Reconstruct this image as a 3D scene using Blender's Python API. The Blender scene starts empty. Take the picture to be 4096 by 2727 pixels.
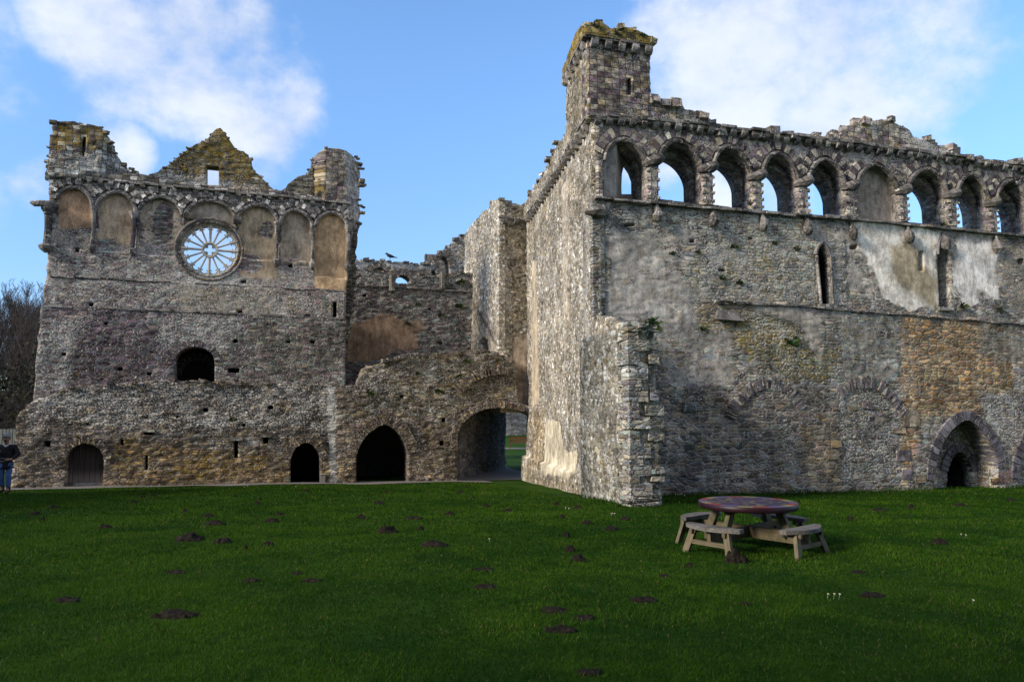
import bpy, math, random
import numpy as np
from mathutils import Vector, Matrix
random.seed(7); rng = np.random.default_rng(7)
R = math.radians
C = bpy.context.scene.collection
S = bpy.context.scene

# ------------------------------------------------------------------ camera, sky, sun, exposure
F_PX = 2950 / 4096            # focal length / image width
PITCH = math.atan(281.5 / 2950)
CAMZ = 1.65
cam = bpy.data.cameras.new('camera'); co = bpy.data.objects.new('camera', cam); C.objects.link(co)
cam.sensor_width = 36; cam.lens = 36 * F_PX; cam.clip_end = 3000; cam.clip_start = .05
co.location = (0, 0, CAMZ); co.rotation_euler = (math.pi / 2 + PITCH, 0, 0)
S.camera = co
S.view_settings.view_transform = 'Standard'; S.view_settings.look = 'None'
S.view_settings.exposure = .6; S.view_settings.gamma = 1
S.cycles.use_denoising = True
S.cycles.max_bounces = 6; S.cycles.diffuse_bounces = 3; S.cycles.glossy_bounces = 2
S.cycles.transmission_bounces = 2; S.cycles.transparent_max_bounces = 4

SUN_EL, SUN_AZ = 27, (-.86, -.51)          # azimuth as an x, y vector towards the sun
SUN_STRENGTH, SKY_STRENGTH = 2.8, .13
K = 4096 / 2355                            # picture coordinates below run 0-2355 across
def ray(x, y):
    xc = (x * K - 2048) / 2950; yc = -(y * K - 1363.5) / 2950
    c, s = math.cos(PITCH), math.sin(PITCH)
    return xc, c - s * yc, s + c * yc

sl = bpy.data.lights.new('sun', 'SUN'); so = bpy.data.objects.new('sun', sl); C.objects.link(so)
sl.energy = SUN_STRENGTH; sl.angle = R(13); sl.color = (1, .90, .76)
_az = Vector((SUN_AZ[0], SUN_AZ[1], 0)).normalized()
_sd = _az * math.cos(R(SUN_EL)) + Vector((0, 0, math.sin(R(SUN_EL))))
so.rotation_euler = _sd.to_track_quat('Z', 'Y').to_euler(); so.location = (-30, -30, 40)

class NT:
    """small helper for node trees"""
    def __init__(s, tree): s.t = tree; s.n = tree.nodes; s.l = tree.links
    def new(s, typ, **kw):
        n = s.n.new(typ)
        for k, v in kw.items(): setattr(n, k, v)
        return n
    def put(s, sock, v):
        if v is None: return
        if isinstance(v, bpy.types.NodeSocket): s.l.new(v, sock)
        else:
            if isinstance(v, (tuple, list)) and len(v) == 3 and sock.type == 'RGBA': v = (*v, 1)
            sock.default_value = v
    def m(s, op, a, b=None, c=None, clamp=False):
        n = s.new('ShaderNodeMath', operation=op, use_clamp=clamp)
        for i, v in enumerate((a, b, c)): s.put(n.inputs[i], v)
        return n.outputs[0]
    def v(s, op, a, b=None, c=None):
        n = s.new('ShaderNodeVectorMath', operation=op)
        for i, x in enumerate((a, b, c)):
            if x is not None: s.put(n.inputs[i], x)
        return n.outputs['Value'] if op in ('DOT_PRODUCT', 'LENGTH', 'DISTANCE') else n.outputs[0]
    def mix(s, f, a, b, blend='MIX'):
        n = s.new('ShaderNodeMix', data_type='RGBA', blend_type=blend)
        s.put(n.inputs[0], f); s.put(n.inputs[6], a); s.put(n.inputs[7], b)
        return n.outputs[2]
    def ss(s, x, a, b, lo=0., hi=1.):
        n = s.new('ShaderNodeMapRange', interpolation_type='SMOOTHSTEP')
        for i, v in enumerate((x, a, b, lo, hi)): s.put(n.inputs[i], v)
        return n.outputs[0]
    def noise(s, vec, scale, detail=3, rough=.55, col=False):
        n = s.new('ShaderNodeTexNoise'); s.put(n.inputs['Vector'], vec)
        n.inputs['Scale'].default_value = scale; n.inputs['Detail'].default_value = detail
        n.inputs['Roughness'].default_value = rough
        return n.outputs[1 if col else 0]
    def ramp(s, x, stops, interp='LINEAR'):
        n = s.new('ShaderNodeValToRGB'); e = n.color_ramp.elements; n.color_ramp.interpolation = interp
        while len(e) < len(stops): e.new(.5)
        for i, (p, c) in enumerate(stops): e[i].position = p; e[i].color = (*c, 1)
        s.put(n.inputs[0], x); return n.outputs[0]
    def attr(s, name, what='Color'):
        n = s.new('ShaderNodeAttribute'); n.attribute_name = name; return n.outputs[what]

wd = bpy.data.worlds.new('World'); S.world = wd; wd.use_nodes = True
w = NT(wd.node_tree); w.n.clear()
sky = w.new('ShaderNodeTexSky', sky_type='NISHITA'); sky.sun_disc = False
sky.sun_elevation = R(SUN_EL); sky.sun_rotation = math.atan2(_az.x, _az.y)
sky.altitude = 50; sky.air_density = 1.; sky.dust_density = .1; sky.ozone_density = 2.2
gen = w.new('ShaderNodeTexCoord').outputs['Generated']
D = w.v('NORMALIZE', gen)
sz = w.new('ShaderNodeSeparateXYZ'); w.put(sz.inputs[0], D)
skyc = w.mix(1., sky.outputs[0], w.mix(w.ss(sz.outputs[2], .0, .5), (.68, .80, 1.06), (1.12, 1.36, 1.56)), 'MULTIPLY')
# clouds: soft lumps placed by direction, broken up by noise
BL = [(330, 40, 190, 1), (450, 90, 190, 1), (220, 90, 110, .7), (560, 190, 130, .9), (620, 255, 120, 1), (470, 200, 120, .75), (660, 110, 90, .6),
      (560, 330, 90, .7), (285, 345, 62, .75), (95, 415, 62, .7), (600, 385, 48, .7), (240, 300, 60, .5),
      (1800, 110, 300, 1), (1680, 215, 190, .95), (2000, 60, 270, .85), (1880, 250, 190, 1), (1760, 290, 170, .9), (2110, 150, 160, .6),
      (2330, 60, 110, .55), (1500, 330, 100, .9), (1680, 420, 90, .9), (1820, 430, 70, .8), (1560, 60, 70, .25), (480, 560, 120, .75), (490, 405, 40, 1),
      (-400, 200, 300, .7), (2900, 300, 300, .6)]
dens = None
for (x, y, r, a) in BL:
    c = Vector(ray(x, y)).normalized(); ra = r / 1696
    d = w.v('DOT_PRODUCT', D, tuple(c))
    g = w.ss(d, math.cos(ra * 1.42), math.cos(ra * .05), 0, a)
    dens = g if dens is None else w.m('MAXIMUM', dens, g)
# unseen cloud added behind and above the viewer, to neutralise the blue ambient light
back = w.m('MULTIPLY', w.ss(w.v('DOT_PRODUCT', D, tuple(Vector((-.1, -.75, .65)).normalized())), .05, .55), .95)
dens = w.m('MAXIMUM', dens, back)
nz = w.noise(w.v('MULTIPLY', D, (1, 1, 1.5)), 5.0, 8, .58)
nz2 = w.noise(w.v('ADD', D, (3, 1, 2)), 17, 5, .6)
nn = w.m('ADD', w.m('MULTIPLY', nz, .68), w.m('MULTIPLY', nz2, .32))
cl = w.ss(w.m('ADD', dens, w.m('MULTIPLY', w.m('MULTIPLY', w.m('SUBTRACT', nn, .5), 3.4), w.ss(dens, .05, .5))), 0.30, 1.2)
cl = w.m('MULTIPLY', cl, .84)
ccol = w.mix(w.ss(nz, .35, .7), (3.7, 4.05, 4.9), (5.1, 5.3, 5.7))
ccol = w.mix(back, ccol, (3.7, 3.45, 3.1))
fin = w.mix(cl, skyc, ccol)
bg = w.new('ShaderNodeBackground'); w.put(bg.inputs[0], fin); bg.inputs[1].default_value = SKY_STRENGTH
w.l.new(bg.outputs[0], w.new('ShaderNodeOutputWorld').inputs[0])

# ------------------------------------------------------------------ naming helpers
def tag(o, label=None, cat=None, group=None, kind=None):
    if label: o['label'] = label
    if cat: o['category'] = cat
    if group: o['group'] = group
    if kind: o['kind'] = kind
    return o
def thing(name, label, cat, loc=(0, 0, 0), group=None):
    o = bpy.data.objects.new(name, None); C.objects.link(o); o.location = loc
    o.empty_display_size = .3
    return tag(o, label, cat, group)

def vhash(ix, iz, seed):
    h = (ix.astype(np.int64) * 374761393 + iz.astype(np.int64) * 668265263 + seed * 982451653) & 0x7fffffff
    h = ((h ^ (h >> 13)) * 1274126177) & 0x7fffffff
    return ((h ^ (h >> 16)) & 0xffff) / 65535.
def vnoise(x, z, seed=0):
    ix, iz = np.floor(x), np.floor(z); fx, fz = x - ix, z - iz
    fx = fx * fx * (3 - 2 * fx); fz = fz * fz * (3 - 2 * fz)
    a, b = vhash(ix, iz, seed), vhash(ix + 1, iz, seed); c, d = vhash(ix, iz + 1, seed), vhash(ix + 1, iz + 1, seed)
    return (a * (1 - fx) + b * fx) * (1 - fz) + (c * (1 - fx) + d * fx) * fz
def fbm(x, z, seed=0, o=4):
    t, a, n = 0, .5, 0
    for i in range(o):
        t = t + a * vnoise(x * 2 ** i, z * 2 ** i, seed + i); n += a; a *= .5
    return t / n

def gz(y):
    """height of the ground: it falls gently away from the camera"""
    y = np.clip(np.asarray(y, float), 0, 32.2)
    return -(.030 * y + .00035 * y * y)
def gpt(x, y):
    """the ground point seen at a picture position"""
    X, Y, Z = ray(x, y); k = 20.
    for _ in range(60): k = .5 * k + .5 * ((CAMZ - float(gz(k * Y))) / max(-Z, 1e-3))
    return Vector((X * k, Y * k, float(gz(k * Y))))

class Fr:
    """an upright plane: s runs along it, d into it, z up"""
    def __init__(s, P, d, off=0):
        s.d = Vector(d).normalized(); s.n = Vector((-s.d.y, s.d.x)); s.P = Vector(P) + s.n * off
    def at(s, x, y, off=0):
        X, Y, Z = ray(x, y); n = s.n
        k = (s.P + n * off).dot(n) / (X * n.x + Y * n.y)
        return ((Vector((X * k, Y * k)) - s.P).dot(s.d), CAMZ + k * Z)
    def pts(s, l, off=0): return [s.at(x, y, off) for x, y in l]
    def w(s, a, d, z):
        p = s.P + s.d * a + s.n * d; return (p.x, p.y, z)
    def shift(s, off): return Fr(s.P, s.d, off)

# ------------------------------------------------------------------ mesh helpers
def link(name, me, mat, parent=None):
    o = bpy.data.objects.new(name, me); C.objects.link(o)
    if mat: me.materials.append(mat)
    if parent: o.parent = parent
    return o
def set_attr(me, name, typ, arr):
    a = me.attributes.new(name, typ, 'POINT')
    a.data.foreach_set('vector' if typ == 'FLOAT_VECTOR' else ('color' if typ == 'FLOAT_COLOR' else 'value'), np.asarray(arr, np.float32).ravel())
def quads(name, V, Q, mat, parent=None, attrs=None, smooth=False, n=4):
    me = bpy.data.meshes.new(name); V = np.asarray(V, np.float32); Q = np.asarray(Q, np.int32)
    if parent is not None: V = V - np.array(parent.matrix_world.translation if parent.parent else parent.location, np.float32)
    me.vertices.add(len(V)); me.vertices.foreach_set('co', V.ravel())
    me.loops.add(Q.size); me.loops.foreach_set('vertex_index', Q.ravel())
    me.polygons.add(len(Q)); me.polygons.foreach_set('loop_start', np.arange(0, Q.size, n, dtype=np.int32))
    me.update(calc_edges=True)
    if smooth: me.polygons.foreach_set('use_smooth', np.ones(len(Q), bool))
    for k, (t, a) in (attrs or {}).items(): set_attr(me, k, t, a)
    me.validate()
    return link(name, me, mat, parent)

class MB:
    """collects shapes; build() links them as one mesh object"""
    def __init__(s): s.v = []; s.f = []; s.h = []; s.w = []; s.cur = (0, 0, 0)
    def add(s, vs, fs, hue=None, wc=None):
        b = len(s.v); s.v += [tuple(p) for p in vs]; s.f += [tuple(i + b for i in f) for f in fs]
        s.h += [(*(hue or s.cur), 1)] * len(vs)
        s.w += wc if wc else [(p[0] + p[1], 0, p[2]) for p in vs]
    def hexa(s, p, hue=None, j=0):
        if j: p = [tuple(c + random.uniform(-j, j) for c in q) for q in p]
        o = random.uniform(0, 50)
        s.add(p, [(0, 3, 2, 1), (4, 5, 6, 7), (0, 1, 5, 4), (1, 2, 6, 5), (2, 3, 7, 6), (3, 0, 4, 7)], hue, [(q[0] + q[1] + o, 0, q[2] + o) for q in p])
    def box(s, c, d, hue=None, j=0, rz=0, M=None):
        x, y, z = d[0] / 2, d[1] / 2, d[2] / 2
        p = [(-x, -y, -z), (x, -y, -z), (x, y, -z), (-x, y, -z), (-x, -y, z), (x, -y, z), (x, y, z), (-x, y, z)]
        M = M or Matrix.Rotation(rz, 3, 'Z')
        s.hexa([tuple(Vector(c) + M @ Vector(q)) for q in p], hue, j)
    def fbox(s, fr, s0, s1, d0, d1, z0, z1, hue=None, j=0):
        s.hexa([fr.w(a, d, z) for z in (z0, z1) for a, d in ((s0, d0), (s1, d0), (s1, d1), (s0, d1))], hue, j)
    def bar(s, a, b, wd, th, up=(0, 0, 1), hue=None, j=0):
        a, b = Vector(a), Vector(b); d = (b - a).normalized(); u = Vector(up)
        sd = d.cross(u).normalized(); u = sd.cross(d).normalized()
        p = [tuple(e + sd * wd / 2 * sx + u * th / 2 * sy) for e in (a, b) for sx, sy in ((-1, -1), (1, -1), (1, 1), (-1, 1))]
        s.hexa(p, hue, j); o = random.uniform(0, 40); L = (b - a).length
        s.w[-8:] = [(o + q, o + sx * wd / 2, o + sy * th / 2) for q in (0, L) for sx, sy in ((-1, -1), (1, -1), (1, 1), (-1, 1))]
    def tube(s, pts, r, n=6, hue=None, closed=False, cap=True, flat=1.):
        pts = [Vector(p) for p in pts]; m = len(pts); rs = r if isinstance(r, (list, tuple)) else [r] * m
        vs = []; up = Vector((0.013, .021, 1)); L = 0; wc = []
        for i, p in enumerate(pts):
            a = pts[i - 1] if (i or closed) else p; b = pts[(i + 1) % m] if (i < m - 1 or closed) else p
            d = (b - a).normalized()
            if abs(d.dot(up)) > .95: up = Vector((1, .02, 0.1))
            x = d.cross(up).normalized(); y = x.cross(d)
            if i: L += (p - pts[i - 1]).length
            for k in range(n):
                t = 2 * math.pi * k / n
                vs.append(tuple(p + (x * math.cos(t) * flat + y * math.sin(t)) * rs[i])); wc.append((p.x + p.y + k * .03, 0, p.z + .02 * k))
        fs = [(i * n + k, i * n + (k + 1) % n, ((i + 1) % m) * n + (k + 1) % n, ((i + 1) % m) * n + k) for i in range(m if closed else m - 1) for k in range(n)]
        if cap and not closed: fs += [tuple(range(n))[::-1], tuple(range((m - 1) * n, m * n))]
        s.add(vs, fs, hue, wc)
    def build(s, name, mat, parent=None, smooth=False):
        me = bpy.data.meshes.new(name)
        o = Vector((0, 0, 0)) if parent is None else Vector(parent.location) + (Vector(parent.parent.location) if parent.parent else Vector((0, 0, 0)))
        me.from_pydata([tuple(Vector(p) - o) for p in s.v], [], s.f); me.update()
        set_attr(me, 'hue', 'FLOAT_COLOR', s.h); set_attr(me, 'wc', 'FLOAT_VECTOR', s.w)
        if smooth: me.polygons.foreach_set('use_smooth', [True] * len(me.polygons))
        return link(name, me, mat, parent)

def pip(px, pz, poly):
    ins = np.zeros(px.shape, bool); n = len(poly)
    for i in range(n):
        x1, z1 = poly[i]; x2, z2 = poly[(i + 1) % n]
        if z1 == z2: continue
        c = (z1 > pz) != (z2 > pz)
        ins ^= c & (px < (x2 - x1) * (pz - z1) / (z2 - z1) + x1)
    return ins
def pdist(px, pz, poly, nearest=False):
    best = np.full(px.shape, 1e9); bx = px.copy(); bz = pz.copy(); n = len(poly)
    for i in range(n):
        x1, z1 = poly[i]; x2, z2 = poly[(i + 1) % n]; dx, dz = x2 - x1, z2 - z1; L = dx * dx + dz * dz
        if L < 1e-12: continue
        t = np.clip(((px - x1) * dx + (pz - z1) * dz) / L, 0, 1); qx, qz = x1 + t * dx, z1 + t * dz
        d = np.hypot(px - qx, pz - qz); k = d < best
        best = np.where(k, d, best)
        if nearest: bx = np.where(k, qx, bx); bz = np.where(k, qz, bz)
    return (best, bx, bz) if nearest else best
def ragged(pts, step=.16, amp=.05, seed=1):
    r = random.Random(seed); out = []
    for (a, b) in zip(pts[:-1], pts[1:]):
        L = math.hypot(b[0] - a[0], b[1] - a[1]); n = max(1, int(L / step)); out.append(a)
        for i in range(1, n):
            t = (i + r.uniform(-.3, .3)) / n
            out.append((a[0] + (b[0] - a[0]) * t + r.uniform(-amp, amp), a[1] + (b[1] - a[1]) * t + r.uniform(-amp, amp)))
    return out + [pts[-1]]
def arch(L, A, Rr, k=.3, n=9):
    """points of an arch head from the left spring over the apex to the right spring; k makes it pointed"""
    o = []
    for i in range(n + 1):
        t = i / n; th = t * math.pi / 2
        e = (1 - math.cos(th), math.sin(th)); q = (e[0] * (1 - k) + t * k, e[1] * (1 - k) + t * k)
        o.append((L[0] + (A[0] - L[0]) * q[0], L[1] + (A[1] - L[1]) * q[1]))
    for i in range(n - 1, -1, -1):
        t = i / n; th = t * math.pi / 2
        e = (1 - math.cos(th), math.sin(th)); q = (e[0] * (1 - k) + t * k, e[1] * (1 - k) + t * k)
        o.append((Rr[0] + (A[0] - Rr[0]) * q[0], Rr[1] + (A[1] - Rr[1]) * q[1]))
    return o

def wall(name, fr, out, holes, T, mat, root, cell=(.1, .06), dep=None, rough=.022, zones=(), d0=0., seed=0):
    """a stone wall: a fine grid cut to an outline with openings, with thickness, uneven face and surface zones"""
    O = np.array(out); s0, z0 = O.min(0) - .02; s1, z1 = O.max(0) + .02
    nx, nz_ = int((s1 - s0) / cell[0]) + 1, int((z1 - z0) / cell[1]) + 1
    gx = s0 + np.arange(nx + 1) * cell[0]; gzz = z0 + np.arange(nz_ + 1) * cell[1]
    cx, cz = np.meshgrid(gx[:-1] + cell[0] / 2, gzz[:-1] + cell[1] / 2, indexing='ij')
    m = pip(cx, cz, out)
    for h in holes: m &= ~pip(cx, cz, h)
    P = np.zeros((nx + 2, nz_ + 2), bool); P[1:-1, 1:-1] = m
    use = P[:-1, :-1] | P[1:, :-1] | P[:-1, 1:] | P[1:, 1:]
    allu = P[:-1, :-1] & P[1:, :-1] & P[:-1, 1:] & P[1:, 1:]
    X, Z = np.meshgrid(gx, gzz, indexing='ij'); X = X.copy(); Z = Z.copy()
    b = use & ~allu; bx, bz = X[b], Z[b]; best = np.full(bx.shape, 1e9); nxp, nzp = bx.copy(), bz.copy()
    for poly in [out] + list(holes):
        d, qx, qz = pdist(bx, bz, poly, True); k = d < best
        best = np.where(k, d, best); nxp = np.where(k, qx, nxp); nzp = np.where(k, qz, nzp)
    k = best < max(cell) * .95; X[b] = np.where(k, nxp, bx); Z[b] = np.where(k, nzp, bz)
    # uneven stone face
    pm_ = np.zeros_like(X)
    for (poly, ch, fe) in zones:
        if ch.get('plas', 0) > .6 and poly[0] != 'e': pm_ = np.maximum(pm_, pip(X, Z, poly) * 1.)
    dd = (fbm(X * .6, Z * .6, seed + 3, 2) - .5) * .07 * (rough / .022)
    rough = rough * .62 * (1 - .9 * pm_)
    dd += (vhash(np.floor(X / .23 + vnoise(X * 0, np.floor(Z / .12) * 7.3, seed)), np.floor(Z / .12), seed + 9) - .5) * rough * 2.2
    dd += (vhash(np.floor(X * 31), np.floor(Z * 37), seed + 5) - .5) * rough
    if dep is not None: dd = dd + dep(X, Z)
    idx = -np.ones(X.shape, int); idx[use] = np.arange(use.sum()); N = int(use.sum())
    Xs, Zs, Ds = X[use], Z[use], dd[use] + d0
    fv = np.stack([fr.P.x + fr.d.x * Xs + fr.n.x * Ds, fr.P.y + fr.d.y * Xs + fr.n.y * Ds, Zs], 1)
    bd = d0 + T
    bv = np.stack([fr.P.x + fr.d.x * Xs + fr.n.x * bd, fr.P.y + fr.d.y * Xs + fr.n.y * bd, Zs], 1)
    i, j = np.nonzero(m); q = np.stack([idx[i, j], idx[i + 1, j], idx[i + 1, j + 1], idx[i, j + 1]], 1)
    Q = [q, q[:, ::-1] + N]
    for (di, dj, a, c) in ((-1, 0, (0, 1), (0, 0)), (1, 0, (1, 0), (1, 1)), (0, -1, (0, 0), (1, 0)), (0, 1, (1, 1), (0, 1))):
        e = m & ~P[1 + di:1 + di + nx, 1 + dj:1 + dj + nz_]; i, j = np.nonzero(e)
        A, B = idx[i + a[0], j + a[1]], idx[i + c[0], j + c[1]]
        Q.append(np.stack([B, A, A + N, B + N], 1))
    zone = np.zeros((N, 4)); hue = np.zeros((N, 4)); pc = np.zeros((N, 4)); zone[:, 3] = hue[:, 3] = pc[:, 3] = 1
    wob = (fbm(Xs * 1.6, Zs * 1.6, seed + 40, 4) - .5)
    for (poly, ch, fe) in zones:
        if poly[0] == 'e':
            _, ex, ez, rx, rz = poly
            wgt = np.clip((1 - np.hypot((Xs - ex) / rx, (Zs - ez) / rz)) * min(rx, rz) / fe + .5 + wob, 0, 1)
        else:
            d = pdist(Xs, Zs, poly); d = np.where(pip(Xs, Zs, poly), d, -d); wgt = np.clip((d + wob * ch.get('rag', 0)) / fe + .5 + wob * .8, 0, 1)
        for kx, key in enumerate(('plas', 'yel', 'wht')):
            if key in ch: zone[:, kx] = zone[:, kx] * (1 - wgt) + ch[key] * wgt
        if 'hue' in ch: hue[:, :3] = hue[:, :3] * (1 - wgt[:, None]) + np.array(ch['hue']) * wgt[:, None]
        if 'pcol' in ch: pc[:, :3] = pc[:, :3] * (1 - wgt[:, None]) + np.array(ch['pcol']) * wgt[:, None]
    wc = np.stack([Xs + Ds, 0 * Xs, Zs], 1); wb = np.stack([Xs + bd, 0 * Xs, Zs], 1)
    return quads(name, np.concatenate([fv, bv]), np.concatenate(Q), mat, root,
                 {'wc': ('FLOAT_VECTOR', np.concatenate([wc, wb])), 'zone': ('FLOAT_COLOR', np.concatenate([zone, zone])),
                  'hue': ('FLOAT_COLOR', np.concatenate([hue, hue])), 'pcol': ('FLOAT_COLOR', np.concatenate([pc, pc]))})

# ------------------------------------------------------------------ materials
def base_mat(name):
    m = bpy.data.materials.new(name); m.use_nodes = True; t = NT(m.node_tree); t.n.clear()
    b = t.new('ShaderNodeBsdfPrincipled'); o = t.new('ShaderNodeOutputMaterial'); t.l.new(b.outputs[0], o.inputs[0])
    b.inputs['Roughness'].default_value = .9; b.inputs['Specular IOR Level'].default_value = .2
    return m, t, b
def masonry(name, pal, mortar, sx, sz, mw=.10, rnd=.9, white=.0, yellow=.0, plaster=(.40, .36, .31), bump=.035, warp=.045, check=None, stain=.45, plas0=0., fine=.35, wsc=15, gp=.7, big=(.62, .58), con=1., wash=.5):
    """coursed stones as stretched cells with mortar, lichen, stains, and plaster where the wall carries it"""
    m, t, b = base_mat(name)
    P = t.attr('wc', 'Vector')
    wv = t.v('MULTIPLY_ADD', t.v('SUBTRACT', t.noise(P, 2.3, 3, .6, True), (.5, .5, .5)), (warp * 2.4, 0, warp * 1.6), P)
    wv = t.v('MULTIPLY_ADD', t.v('SUBTRACT', t.noise(P, 13, 2, .6, True), (.5, .5, .5)), (warp * .5, 0, warp * .5), wv)
    sp = t.new('ShaderNodeSeparateXYZ'); t.put(sp.inputs[0], wv)
    def cells(kx, kz, ox):
        cb = t.new('ShaderNodeCombineXYZ'); t.put(cb.inputs[0], t.m('MULTIPLY_ADD', sp.outputs[0], kx, ox)); t.put(cb.inputs[1], t.m('MULTIPLY', sp.outputs[2], kz))
        v1 = t.new('ShaderNodeTexVoronoi', voronoi_dimensions='2D', feature='F1'); t.put(v1.inputs['Vector'], cb.outputs[0]); v1.inputs['Scale'].default_value = 1
        v2 = t.new('ShaderNodeTexVoronoi', voronoi_dimensions='2D', feature='DISTANCE_TO_EDGE'); t.put(v2.inputs['Vector'], cb.outputs[0]); v2.inputs['Scale'].default_value = 1
        v1.inputs['Randomness'].default_value = rnd; v2.inputs['Randomness'].default_value = rnd
        return v1.outputs['Color'], v2.outputs['Distance'], cb.outputs[0]
    cA, dA, uvA = cells(sx, sz, 0)
    if rnd > .4:      # areas of larger and of smaller stones
        cB, dB, _ = cells(sx * big[0], sz * big[1], 7.7)
        pick = t.ss(t.noise(P, 1.1, 3, .6), .54, .57)
        col_r = t.mix(pick, cA, cB); de = t.mix(pick, dA, dB)
    else: col_r, de = cA, dA
    sc = t.new('ShaderNodeSeparateColor'); t.put(sc.inputs[0], col_r)
    n = len(pal); stops = [((i + .0) / n, c) for i, c in enumerate(pal)]
    col = t.ramp(sc.outputs[0], stops, 'CONSTANT')
    val = t.m('MULTIPLY_ADD', t.m('POWER', sc.outputs[1], 1.35), 1.35 * con, 1 - .58 * con)
    fn = t.noise(P, 26, 4, .65); fn2 = t.noise(t.v('MULTIPLY', P, (1, 1, 3.2)), 11, 4, .6)
    val = t.m('MULTIPLY', val, t.m('MULTIPLY', t.ss(fn, .3, .7, 1 - fine, 1 + fine), t.ss(fn2, .3, .7, 1 - fine, 1 + fine)))
    if check:
        ck = t.new('ShaderNodeTexChecker'); t.put(ck.inputs['Vector'], uvA); ck.inputs['Scale'].default_value = 1
        val = t.m('MULTIPLY', val, t.m('MULTIPLY_ADD', ck.outputs['Fac'], check, 1 - check * .5))
    col = t.mix(1., col, t.v('ADD', t.attr('hue', 'Vector'), (1, 1, 1)), 'MULTIPLY')
    col = t.mix(1., col, val, 'MULTIPLY')
    # mortar
    mo = t.ss(de, mw * .25, mw, 1, 0)
    mcol = t.mix(1., mortar, t.m('MULTIPLY_ADD', fn, 1.0, .5), 'MULTIPLY')
    col = t.mix(t.m('MULTIPLY', mo, .85), col, mcol)
    # deep open joints and gaps
    gap = t.m('MULTIPLY', t.ss(de, mw * .1, mw * .5, 1, 0), t.ss(t.noise(t.v('MULTIPLY', P, (1, 1, 2.4)), 5.5, 3, .6), .50, .60))
    col = t.mix(t.m('MULTIPLY', gap, gp), col, (.012, .011, .011))
    zn = t.new('ShaderNodeSeparateColor'); t.put(zn.inputs[0], t.attr('zone'))
    # lichens
    wn = t.m('ADD', t.noise(P, wsc, 4, .7), t.m('MULTIPLY', t.m('SUBTRACT', t.noise(P, 1.3, 3), .5), .35))
    wth = t.m('ADD', zn.outputs[2], white)
    wm = t.ss(t.m('ADD', wn, t.m('MULTIPLY', wth, .30)), .61, .66)
    yn = t.m('ADD', t.noise(t.v('ADD', P, (9, 4, 3)), 6, 5, .7), t.m('MULTIPLY', t.m('SUBTRACT', t.noise(P, .9, 2), .5), .5))
    yth = t.m('ADD', zn.outputs[1], yellow)
    ym = t.ss(t.m('ADD', yn, t.m('MULTIPLY', yth, .34)), .61, .76)
    st = t.ss(t.noise(t.v('MULTIPLY', P, (1, 1, .7)), .75, 6, .68), .3, .7, 1 - stain, 1 + stain)
    st2 = t.ss(t.noise(t.v('MULTIPLY', P, (3, 1, .35)), 1.6, 4, .6), .3, .75, .78, 1.12)
    lw = t.ss(t.noise(t.v('ADD', P, (5, 2, 7)), 1.7, 8, .76), .50, .64)
    hs = t.new('ShaderNodeSeparateXYZ'); t.put(hs.inputs[0], t.attr('hue', 'Vector'))
    lw = t.m('MULTIPLY', lw, t.m('MULTIPLY_ADD', hs.outputs[0], 1.3, .5, True))
    col = t.mix(t.m('MULTIPLY', lw, wash), col, t.mix(1., t.mix(.5, mcol, (.46, .43, .385)), t.ss(fn, .3, .7, .55, 1.35), 'MULTIPLY'))
    col = t.mix(1., col, t.m('MULTIPLY', st, st2), 'MULTIPLY')
    col = t.mix(t.m('MULTIPLY', ym, .75), col, t.mix(fn, (.20, .13, .014), (.46, .30, .03)))
    col = t.mix(t.m('MULTIPLY', wm, .85), col, (.60, .585, .55))
    # plaster
    pn = t.m('ADD', t.m('MULTIPLY_ADD', t.noise(P, 6, 8, .75), .75, .12), t.m('MULTIPLY', t.m('SUBTRACT', t.noise(P, 1.3, 4, .6), .5), .5)); pn = t.m('ADD', pn, t.m('MULTIPLY_ADD', mo, .10, -.05))
    pm = t.ss(t.m('ADD', t.m('MULTIPLY', t.m('ADD', zn.outputs[0], plas0), 1.0), t.m('SUBTRACT', pn, .5)), 0.47, .53)
    pm = t.m('MULTIPLY', pm, t.ss(t.m('ADD', zn.outputs[0], plas0), .02, .1))
    pcol = t.v('ADD', plaster, t.attr('pcol', 'Vector'))
    pcol = t.mix(1., pcol, t.m('MULTIPLY', t.m('MULTIPLY', t.ss(t.noise(P, 1.1, 7, .72), .32, .68, .60, 1.40), t.ss(t.noise(t.v('MULTIPLY', P, (1.6, 1, .6)), 3.3, 5, .7), .3, .7, .72, 1.28)), t.ss(t.noise(P, 24, 4, .7), .3, .7, .72, 1.28)), 'MULTIPLY')
    pcol = t.mix(t.ss(t.noise(t.v('MULTIPLY', P, (1, 1, .5)), 2.1, 6, .72), .50, .70, 0, .75), pcol, t.mix(1., pcol, (.55, .50, .45), 'MULTIPLY'))
    sn = t.ss(t.noise(t.v('ADD', t.v('MULTIPLY', P, (1, 1, .7)), (3, 0, 8)), 3.6, 7, .75), .50, .60)
    pcol = t.mix(t.m('MULTIPLY', sn, .55), pcol, t.mix(1., pcol, (.50, .43, .34), 'MULTIPLY'))
    pit = t.ss(t.noise(P, 26, 5, .75), .58, .66); pcol = t.mix(t.m('MULTIPLY', pit, .55), pcol, (.07, .06, .05))
    col = t.mix(pm, col, pcol)
    t.put(b.inputs['Base Color'], col)
    # relief
    h = t.m('ADD', t.m('MULTIPLY', t.ss(de, 0, mw * 1.2), .8), t.m('MULTIPLY', sc.outputs[2], .5))
    h = t.m('ADD', h, t.m('MULTIPLY', t.m('ADD', fn, fn2), .45))
    h = t.m('SUBTRACT', h, t.m('MULTIPLY', gap, 1.2))
    hp = t.m('MULTIPLY_ADD', t.noise(P, 18, 5, .7), .16, 1.5)
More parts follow.
